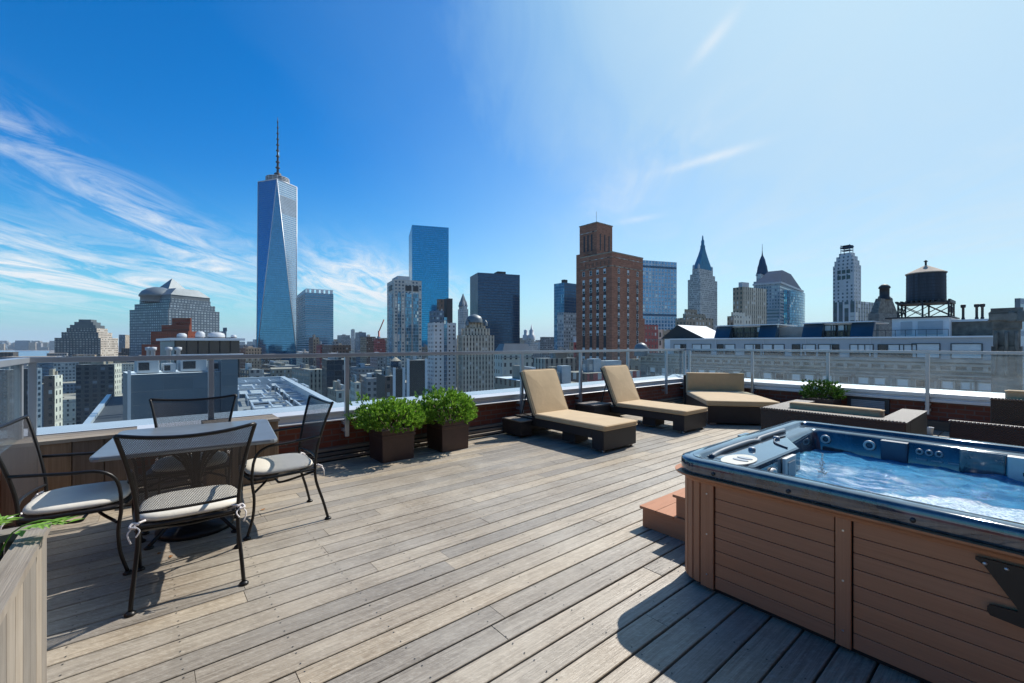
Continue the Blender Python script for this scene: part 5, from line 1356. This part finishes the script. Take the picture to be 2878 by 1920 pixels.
water_tank()
def chimney():
    p = 55; q = qF(2830, p); t = thing('stone_chimney', 'massive dark carved stone chimney at the right edge beyond the railing', 'chimney', PQ(p, q, 0), RZ)
    b = MB()
    for z0, z1, s in ((GZ, 1.2, .85), (1.2, 2.6, .74), (2.6, 3.3, .82), (3.3, 3.9, .98), (3.9, 4.35, .88)): b.box((-s, -s, z0), (s, s, z1-.002))
    b.build('shaft', 'chimney_stone', t, bevel=.08)
    b = MB()
    for i in range(4): b.lathe([(.25, 0), (.32, .1), (.2, .3), (.24, .8), (.1, .95)], (-.9+i*.15, -.8+i*.53, 3.2), 8)
    for y in (-.7, 0, .7): b.tube([(-.85, y*.8, 2.4), (-1.0, y*.8, 1.4), (-.9, y*.9, .2), (-1.1, y, -1.2)], .12, 6)
    b.build('carving', 'chimney_stone', t)
    MB().box((-.6, -1.9, 3.0), (.4, -1.31, 4.9)).build('side_stack', 'f_tan', t)
chimney()
bld('glass_tower', 'blue glass tower cut off by the right frame edge', 'building', 110, 2852, 2868, 2990, 838, ('f_greyblock', 'f_stripeglass'), az=65)
# gabled white rooftop house
def gable():
    t = thing('rooftop_house', 'white gabled rooftop house right of the brick tower', 'building', PQ(66, qF(1972, 66), 0), RZ); L = qF(1868, 66)-qF(1972, 66)
    MB().box((0, 0, -1), (9, L, 2.2)).build('walls', 'white_paint', t)
    b = MB(); W_ = 9.4
    V = [(-.3, -.5, 2.2), (-.3, L*.72, 2.2), (-.3, L*.30, 4.5)]
    V2 = [(W_, y, z) for _, y, z in V]
    # gable ridge runs in x; end wall faces the viewer
    b.add([(-.2, -.6, 2.21), (-.2, L+.6, 2.21), (-.2, L*.62, 4.45), (9.2, -.6, 2.21), (9.2, L+.6, 2.21), (9.2, L*.62, 4.45)], [(0, 2, 1), (3, 4, 5)], 1)
    b.add([(-.2, -.6, 2.21), (-.2, L+.6, 2.21), (-.2, L*.62, 4.45), (9.2, -.6, 2.21), (9.2, L+.6, 2.21), (9.2, L*.62, 4.45)], [(0, 3, 5, 2), (1, 2, 5, 4), (0, 1, 4, 3)], 0)
    b.build('gable_roof', ['roof_white', 'steel_dark'], t)
    MB().lathe([(1.1, 0), (1.1, 1.2), (.9, 1.8), (.4, 2.1), (.01, 2.2)], (-3, L+2.5, -.6), 14).build('tank', 'dome_metal', t)
gable()

# ------------------------------------------------------------------ neighbours just below the railing (left)
def neighbours():
    # metal clad bulkhead with air handling units
    Y = 24; t, a, c, z = bld('metal_clad_bulkhead', 'large blue grey metal clad roof block just beyond the left railing', 'building', Y, 345, 367, 620, 1054, ('f_metalclad', 'f_metalclad'), az=44, roof='roof_white', depth=3)
    H = z[-1]
    MB().box((-.12, -.12, 0), (.0, .15, H+.25)).build('corner_trim', 'coping_metal', t)
    MB().box((c+.0, -.1, 0), (c+.9, 2.5, H+.9)).build('side_tower', 'f_metalclad', t)
    base = t.location+Vector((0, 0, H))
    rt = t.rotation_euler.z
    def hv(x, y, sx, sy, sz, lab, fan=True):
        P = Matrix.Rotation(rt, 3, 'Z') @ Vector((x, y, 0)); o = thing('air_handler', lab, 'air conditioner', base+P, rt, 'roof units on the metal clad block')
        MB().box((0, 0, .05), (sx, sy, sz)).build('casing', 'grey_paint', o, bevel=.03)
        MB().box((.08*sx, -.02, .25*sz), (.55*sx, -.001, .8*sz)).build('louvre', 'steel_dark', o)
        if fan: MB().lathe([(sy*.33, 0), (sy*.33, .12), (sy*.28, .12), (sy*.28, .03), (.01, .03)], (sx/2, sy/2, sz), 18).build('fan', 'steel_dark', o)
    hv(.3, .5, 1.0, 1.0, .8, 'small white roof unit at the left end of the metal clad block')
    hv(1.5, .7, .6, .8, .55, 'low narrow roof unit second from left on the metal clad block', False)
    hv(2.3, .5, 1.3, 1.1, .82, 'wide white roof unit with louvres at the middle of the metal clad block')
    hv(3.8, .6, .9, 1.0, .6, 'white roof unit at the right end of the metal clad block', False)
    # pale pavilion behind it
    Y = 60; t, a, c, z = bld('glazed_roof_pavilion', 'flat roofed pavilion with dark glass band above the left railing', 'building', Y, 450, 490, 673, 957, ('f_metalclad', 'pane_dark'), az=46, roof='roof_white', depth=12)
    H = z[-1]; MB().box((-.5, -.6, H), (c+.6, a+.3, H+.35)).build('roof_slab', 'white_paint', t); MB().box((-.2, -.5, H-2.6), (c+.4, -.02, H-1.9)).build('sill_band', 'white_paint', t)
    b = MB(); x = 0
    while x < c: b.box((x, -.1, H-1.9), (x+.12, -.01, H)); x += 1.3
    b.build('mullions', 'steel_dark', t)
    base = t.location+Vector((0, 0, H+.35)); rt = t.rotation_euler.z
    for i, (x, y, r_, h_, lab) in enumerate(((1.2, 3, .6, .7, 'leftmost round white roof fan on the glazed pavilion'), (3.4, 3.2, .6, 1.0, 'tall pale round roof fan in the middle of the glazed pavilion'), (5.4, 3.2, 1.1, .9, 'widest domed roof fan on the glazed pavilion'), (7.6, 3.0, .4, .55, 'small rightmost roof fan on the glazed pavilion'))):
        P = Matrix.Rotation(rt, 3, 'Z') @ Vector((x, y, 0)); o = thing('roof_fan', lab, 'roof fan', base+P, 0, 'roof fans on the glazed pavilion')
        MB().lathe([(r_, 0), (r_, h_*.5), (r_*.9, h_*.8), (r_*.5, h_), (.01, h_*1.02)], (0, 0, 0), 18).build('cowl', 'grey_paint', o)
        MB().lathe([(r_*1.04, .1), (r_*1.04, .2), (r_, .2)], (0, 0, 0), 18).build('band', 'steel_dark', o)
    for u, lab in ((418, 'left white chimney flue before the red stepped building'), (430, 'second white chimney flue before the red stepped building'), (474, 'third white chimney flue beside the pavilion wall'), (501, 'right white chimney flue beside the pavilion wall')):
        YY = 50; o = thing('flue', lab, 'flue', (ray(u)*YY, YY, -6), 0, 'white flues by the pavilion'); MB().lathe([(.2, 0), (.2, 6.6), (.34, 6.7), (.34, 7.0), (.01, 7.05)], (0, 0, 0), 12).build('pipe', 'grey_paint', o)
    # lower terrace with skylight frames and long parapet
    d = 4.0; zt = EYE-d
    A = G(790, 1058, zt); B = G(975, 1156, zt); 
    dirn = (B-A).normalized(); nrm = Vector((-dirn.y, dirn.x, 0))
    if nrm.x > 0: nrm = -nrm
    L = (B-A).length*1.25; ang = math.atan2(dirn.y, dirn.x)
    t = thing('roof_terrace', 'lower neighbouring roof with pale metal parapet seen through the glass by the dining table', 'building', (A.x, A.y, 0), ang)
    # local x along dirn, y to the right of nrm
    s = 1 if (Matrix.Rotation(ang, 3, 'Z') @ Vector((0, 1, 0))).dot(nrm) > 0 else -1
    MB().box((0, 0, GZ), (L, s*9.5, zt-1.1), 0, 1).build('body', ['f_metalclad_light', 'roof_grey'], t)
    MB().box((-.2, -s*.35, zt-2.5), (L, s*.15, zt)).build('parapet', 'coping_metal', t)
    MB().box((-.2, s*.16, zt-1.5), (.25, s*9, zt)).build('parapet_return', 'coping_metal', t)
    def fr(x, y, sx, sy, h, lab):
        P = Vector((A.x, A.y, zt-1.1))+Matrix.Rotation(ang, 3, 'Z') @ Vector((x, s*y, 0)); o = thing('skylight_frame', lab, 'skylight', P, ang, 'skylight frames on the lower roof')
        b = MB()
        for q in (0, .5, 1): b.box((0, q*sy-.06, h), (sx, q*sy+.06, h+.12)); b.box((q*sx-.06, 0, h), (q*sx+.06, sy, h+.12))
        for x_ in (0, sx):
            for y_ in (0, sy): b.box((x_-.06, y_-.06, 0), (x_+.06, y_+.06, h))
        b.build('frame', 'steel_light', o); MB().box((.15, .15, h*.5), (sx-.15, sy-.15, h*.55)).build('panel', 'grey_paint' , o)
    k = 0
    for x, y, sx, sy, h, lab in ((2.5, 1.6, 3.4, 2.6, .9, 'far left skylight frame nearest the parapet return'), (2.5, 5.2, 3.4, 2.6, .9, 'far skylight frame deepest in the lower roof'), (8.2, 1.4, 4, 2.6, .7, 'second skylight frame from the far end beside the pale parapet'), (8.2, 4.8, 4, 2.6, .7, 'second row inner skylight frame on the lower roof'), (14.5, 1.3, 4, 2.4, .5, 'third skylight frame beside the pale parapet'), (14.5, 4.3, 4, 2.4, .5, 'third row inner skylight frame on the lower roof'), (20.5, 1.2, 4, 2.4, .4, 'nearest skylight frame beside the pale parapet'), (20.5, 4.2, 4, 2.4, .4, 'nearest inner skylight frame right above the table')):
        fr(x, y, sx, sy, h, lab)
    # foreground street level roof edge seen low at the left
    A = G(215, 1212, -6); B = G(352, 1133, -6); t = thing('lower_roof', 'lower roof with pale blue sloping edge seen through the glass behind the bench box', 'building', (A.x, A.y, 0), RZ)
    Lq = (B-A).length+14
    MB().box((0, -1, -6.5), (.5, Lq, -6)).build('roof_edge', 'steel_light', t)
    MB().box((.51, -1, -6.6), (7, Lq, -6.35)).build('roof', 'roof_dark', t)
    MB().box((0.1, -1, -30), (7, Lq, -6.61)).build('body', 'f_tan', t)
neighbours()

# ------------------------------------------------------------------ other buildings (u0,uc,u1,v,Y,mats,az,label)
rows = [
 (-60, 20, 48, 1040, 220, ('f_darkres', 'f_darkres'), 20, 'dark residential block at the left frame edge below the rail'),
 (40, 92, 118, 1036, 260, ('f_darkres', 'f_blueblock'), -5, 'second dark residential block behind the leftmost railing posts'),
 (122, 154, 176, 1056, 200, ('f_brown', 'f_cream'), -25, 'slim brown tower with sunlit side coloured cream behind the corner post'),  # cream facade puts the sunlight on the right side into the colour
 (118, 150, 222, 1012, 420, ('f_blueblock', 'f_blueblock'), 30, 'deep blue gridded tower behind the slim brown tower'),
 (213, 322, 342, 1024, 300, ('f_darkres', 'f_cream'), -22, 'wide dark balcony block with sunlit right edge coloured cream beyond the bench box'),  # lit right side of the dark block is coloured in as cream
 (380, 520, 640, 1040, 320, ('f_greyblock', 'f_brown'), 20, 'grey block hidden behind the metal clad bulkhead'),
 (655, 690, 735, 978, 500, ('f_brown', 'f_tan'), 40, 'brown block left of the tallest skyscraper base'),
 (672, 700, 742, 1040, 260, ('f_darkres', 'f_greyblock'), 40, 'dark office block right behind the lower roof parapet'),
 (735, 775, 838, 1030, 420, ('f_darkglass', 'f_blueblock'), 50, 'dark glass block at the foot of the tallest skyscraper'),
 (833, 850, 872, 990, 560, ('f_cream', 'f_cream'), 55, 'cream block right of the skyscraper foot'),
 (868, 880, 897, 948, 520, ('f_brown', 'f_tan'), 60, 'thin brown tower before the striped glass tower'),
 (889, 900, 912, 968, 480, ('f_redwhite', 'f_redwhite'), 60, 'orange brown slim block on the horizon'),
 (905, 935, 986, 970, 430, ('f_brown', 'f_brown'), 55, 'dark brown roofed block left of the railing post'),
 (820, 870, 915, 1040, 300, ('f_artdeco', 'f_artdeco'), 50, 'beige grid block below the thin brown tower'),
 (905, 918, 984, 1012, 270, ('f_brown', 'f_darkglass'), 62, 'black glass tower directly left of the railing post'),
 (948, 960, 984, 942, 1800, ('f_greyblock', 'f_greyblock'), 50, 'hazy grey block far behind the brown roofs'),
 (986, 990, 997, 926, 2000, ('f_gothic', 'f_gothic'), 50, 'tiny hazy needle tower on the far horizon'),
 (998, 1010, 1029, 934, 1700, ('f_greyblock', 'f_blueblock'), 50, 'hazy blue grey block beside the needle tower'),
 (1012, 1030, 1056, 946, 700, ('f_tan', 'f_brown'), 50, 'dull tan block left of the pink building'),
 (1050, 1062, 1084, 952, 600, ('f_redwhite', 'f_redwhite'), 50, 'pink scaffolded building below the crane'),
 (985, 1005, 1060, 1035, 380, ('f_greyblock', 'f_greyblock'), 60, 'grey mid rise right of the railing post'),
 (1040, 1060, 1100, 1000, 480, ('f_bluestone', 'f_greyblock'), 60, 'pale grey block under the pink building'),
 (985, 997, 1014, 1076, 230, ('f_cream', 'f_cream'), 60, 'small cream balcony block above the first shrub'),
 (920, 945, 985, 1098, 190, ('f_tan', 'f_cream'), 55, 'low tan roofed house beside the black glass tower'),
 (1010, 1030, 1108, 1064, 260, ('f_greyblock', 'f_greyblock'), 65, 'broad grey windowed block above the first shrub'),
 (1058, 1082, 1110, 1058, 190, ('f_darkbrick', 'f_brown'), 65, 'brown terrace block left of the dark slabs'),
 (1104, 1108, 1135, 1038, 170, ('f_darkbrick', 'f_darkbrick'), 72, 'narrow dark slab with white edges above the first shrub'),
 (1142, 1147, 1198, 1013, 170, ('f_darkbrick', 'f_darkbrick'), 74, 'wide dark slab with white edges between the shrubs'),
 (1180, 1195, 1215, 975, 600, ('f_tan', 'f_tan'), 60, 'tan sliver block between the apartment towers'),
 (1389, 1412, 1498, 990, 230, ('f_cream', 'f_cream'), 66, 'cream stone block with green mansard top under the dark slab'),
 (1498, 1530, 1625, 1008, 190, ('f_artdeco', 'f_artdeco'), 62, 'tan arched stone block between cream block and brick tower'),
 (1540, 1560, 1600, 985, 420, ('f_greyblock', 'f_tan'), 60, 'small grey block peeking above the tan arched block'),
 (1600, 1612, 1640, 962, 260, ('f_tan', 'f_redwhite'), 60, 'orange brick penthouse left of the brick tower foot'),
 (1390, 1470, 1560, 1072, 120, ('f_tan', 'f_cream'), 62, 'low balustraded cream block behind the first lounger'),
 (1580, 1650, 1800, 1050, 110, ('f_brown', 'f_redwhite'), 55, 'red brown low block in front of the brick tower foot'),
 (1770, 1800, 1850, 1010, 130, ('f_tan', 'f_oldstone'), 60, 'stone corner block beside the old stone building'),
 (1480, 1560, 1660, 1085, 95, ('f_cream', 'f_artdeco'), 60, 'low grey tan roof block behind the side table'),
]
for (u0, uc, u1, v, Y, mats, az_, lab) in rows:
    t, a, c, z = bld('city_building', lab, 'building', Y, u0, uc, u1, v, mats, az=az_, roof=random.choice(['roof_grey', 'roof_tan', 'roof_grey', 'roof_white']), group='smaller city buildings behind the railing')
    H = z[-1]; k = Y/300
    # roof clutter belongs to the building
    for i in range(3):
        x = random.uniform(.1, .6)*c; y = random.uniform(.1, .6)*a; sx, sy = c*random.uniform(.1, .3), a*random.uniform(.15, .35); h = random.uniform(1.5, 4)
        MB().box((x, y, H), (x+sx, y+sy, H+h+i*.013)).build('roof_house', random.choice(['grey_paint', 'roof_tan', 'f_greyblock', 'stone_trim']), t)
    if 'white edges' in lab:
        for x in (0, c): MB().box((x-.5, -.25, 0), (x+.5, .5, H+.6)).build('edge_pier', 'white_paint', t)
    if 'green mansard' in lab:
        MB().prism([(0, 0), (c, 0), (c, a), (0, a)], H, H+4.5, top=[(c*.12, a*.2), (c*.88, a*.2), (c*.88, a*.8), (c*.12, a*.8)]).build('mansard_roof', 'dome_metal', t)
        MB().box((-.3, -.5, H-3), (c+.3, -.02, H-2.4)).build('cornice', 'stone_trim', t)
    if 'scaffolded' in lab:
        pass
# crane
t = thing('tower_crane', 'thin construction crane with slanted jib beside the pink building', 'crane', (ray(1065)*610, 610, GZ))
b = MB().tube([(0, 0, 0), (0, 0, zY(930, 610)-GZ)], 1.4, 4, sub=1); b.build('mast', 'crane_paint', t); b = MB().tube([(0, 0, zY(932, 610)-GZ), (7, 0, zY(898, 610)-GZ)], .8, 4, sub=1); b.build('jib', 'crane_paint', t)
# small rooftop water tank
Yt = 175; t = thing('small_water_tank', 'small conical roofed water tank above the narrow dark slab', 'water tank', (ray(1112)*Yt, Yt, zY(1040, Yt)))
MB().lathe([(1.9, 1.0), (1.9, 3.6)], (0, 0, 0), 14).build('staves', 'tank_wood', t); MB().lathe([(2.1, 3.6), (.05, 5.2)], (0, 0, 0), 14).build('conical_roof', 'tank_roof', t)
b = MB()
for a_ in range(4): b.tube([(1.3*math.cos(a_*1.571), 1.3*math.sin(a_*1.571), -2), (1.3*math.cos(a_*1.571), 1.3*math.sin(a_*1.571), 1)], .12, 5, sub=1)
b.build('support_frame', 'steel_dark', t)

# ------------------------------------------------------------------ far city carpet (countless), river, far shore
def carpet(name, n, fn, mats):
    b = MB()
    for i in range(n):
        x, y, w_, d_, h, m = fn(i)
        a0 = R(39.5) if m % 2 else R(31); c, s_ = math.cos(a0), math.sin(a0)
        P = [(x+c*px_-s_*py_, y+s_*px_+c*py_) for px_, py_ in ((0, 0), (w_, 0), (w_, d_), (0, d_))]
        b.prism(P, GZ+.5, GZ+h, m % (len(mats)-1), len(mats)-1)
    o = b.build(name, mats); return o
def f1(i):
    Y = random.uniform(330, 1500); u = random.uniform(-250, 1640); v = random.uniform(990, 1120) if Y < 700 else random.uniform(972, 1010)
    h = max(15, zY(v, Y)-GZ); h = min(h, 85); return ray(u)*Y, Y, random.uniform(16, 45), random.uniform(16, 45), h*random.uniform(.6, 1), random.randint(0, 20)
def f1b(i):
    while True:
        r_ = f1(i)
        if r_[0] > -.99*r_[1]-0: return r_
        if r_[1] < 900: return r_
o = carpet('distant_city_blocks', 420, f1b, ['f_brown', 'f_greyblock', 'f_tan', 'f_blueblock', 'f_cream', 'f_darkres', 'f_artdeco', 'roof_tan']); tag(o, 'countless low city blocks filling the streets below the skyline', 'city blocks', kind='stuff')
def f2(i):
    Y = random.uniform(1600, 3600); u = random.uniform(660, 1600)
    v = random.uniform(948, 966) if random.random() < .45 else random.uniform(962, 975)
    return ray(u)*Y, Y, random.uniform(20, 60), random.uniform(20, 60), zY(v, Y)-GZ, random.randint(0, 20)
o = carpet('hazy_horizon_skyline', 230, f2, ['f_greyblock', 'f_bluestone', 'f_gothic', 'f_tan', 'roof_grey']); tag(o, 'hazy skyline of tiny far towers along the horizon', 'skyline', kind='stuff')
def f3(i):
    Y = random.uniform(5400, 7500); u = random.uniform(-200, 170)
    v = random.uniform(957, 966) if random.random() < .3 else random.uniform(966, 977)
    return ray(u)*Y, Y, random.uniform(40, 130), random.uniform(40, 90), max(15, zY(v, Y)-GZ), random.randint(0, 20)
o = carpet('far_shore_skyline', 170, f3, ['f_greyblock', 'f_cream', 'f_blueblock', 'f_tan', 'roof_grey']); tag(o, 'low pale skyline on the far river shore at the left', 'skyline', kind='stuff')
S = 20000
MB().add([(-S, -2000, GZ), (S, -2000, GZ), (S, S, GZ), (-S, S, GZ)], [(0, 1, 2, 3)]).build('ground', 'city_ground')
tag(bpy.data.objects['ground'], kind='structure')
MB().add([(-9000, 1100, GZ+.6), (-1200, 1100, GZ+.6), (-5350, 5100, GZ+.6), (-9000, 5300, GZ+.6)], [(0, 1, 2, 3)]).build('river', 'river_water')
tag(bpy.data.objects['river'], kind='structure')

# ------------------------------------------------------------------ air
HZ = 1
if HZ:
    m = bpy.data.materials.new('haze_air'); m.use_nodes = True; nt = m.node_tree; nt.nodes.clear()
    o_ = nd(nt, 'ShaderNodeOutputMaterial'); v = nd(nt, 'ShaderNodeVolumePrincipled', {'Color': (.62, .80, 1, 1), 'Density': .000032, 'Anisotropy': 0.0})
    nt.links.new(v.outputs[0], o_.inputs['Volume']); M['haze_air'] = m
    b = MB(); x0, x1, y0, y1, z0, z1 = -S-50, S+50, -2050, S+50, GZ-1, 470
    V = [(x0, y0, z0), (x1, y0, z0), (x1, y1, z0), (x0, y1, z0), (x0, y0, z1), (x1, y0, z1), (x1, y1, z1), (x0, y1, z1)]
    b.add(V, [(0, 3, 2, 1), (0, 1, 5, 4), (1, 2, 6, 5), (2, 3, 7, 6), (3, 0, 4, 7), (4, 5, 6, 7)])
    o = b.build('haze', 'haze_air'); tag(o, 'thin blue air over the whole city', 'haze', kind='stuff')
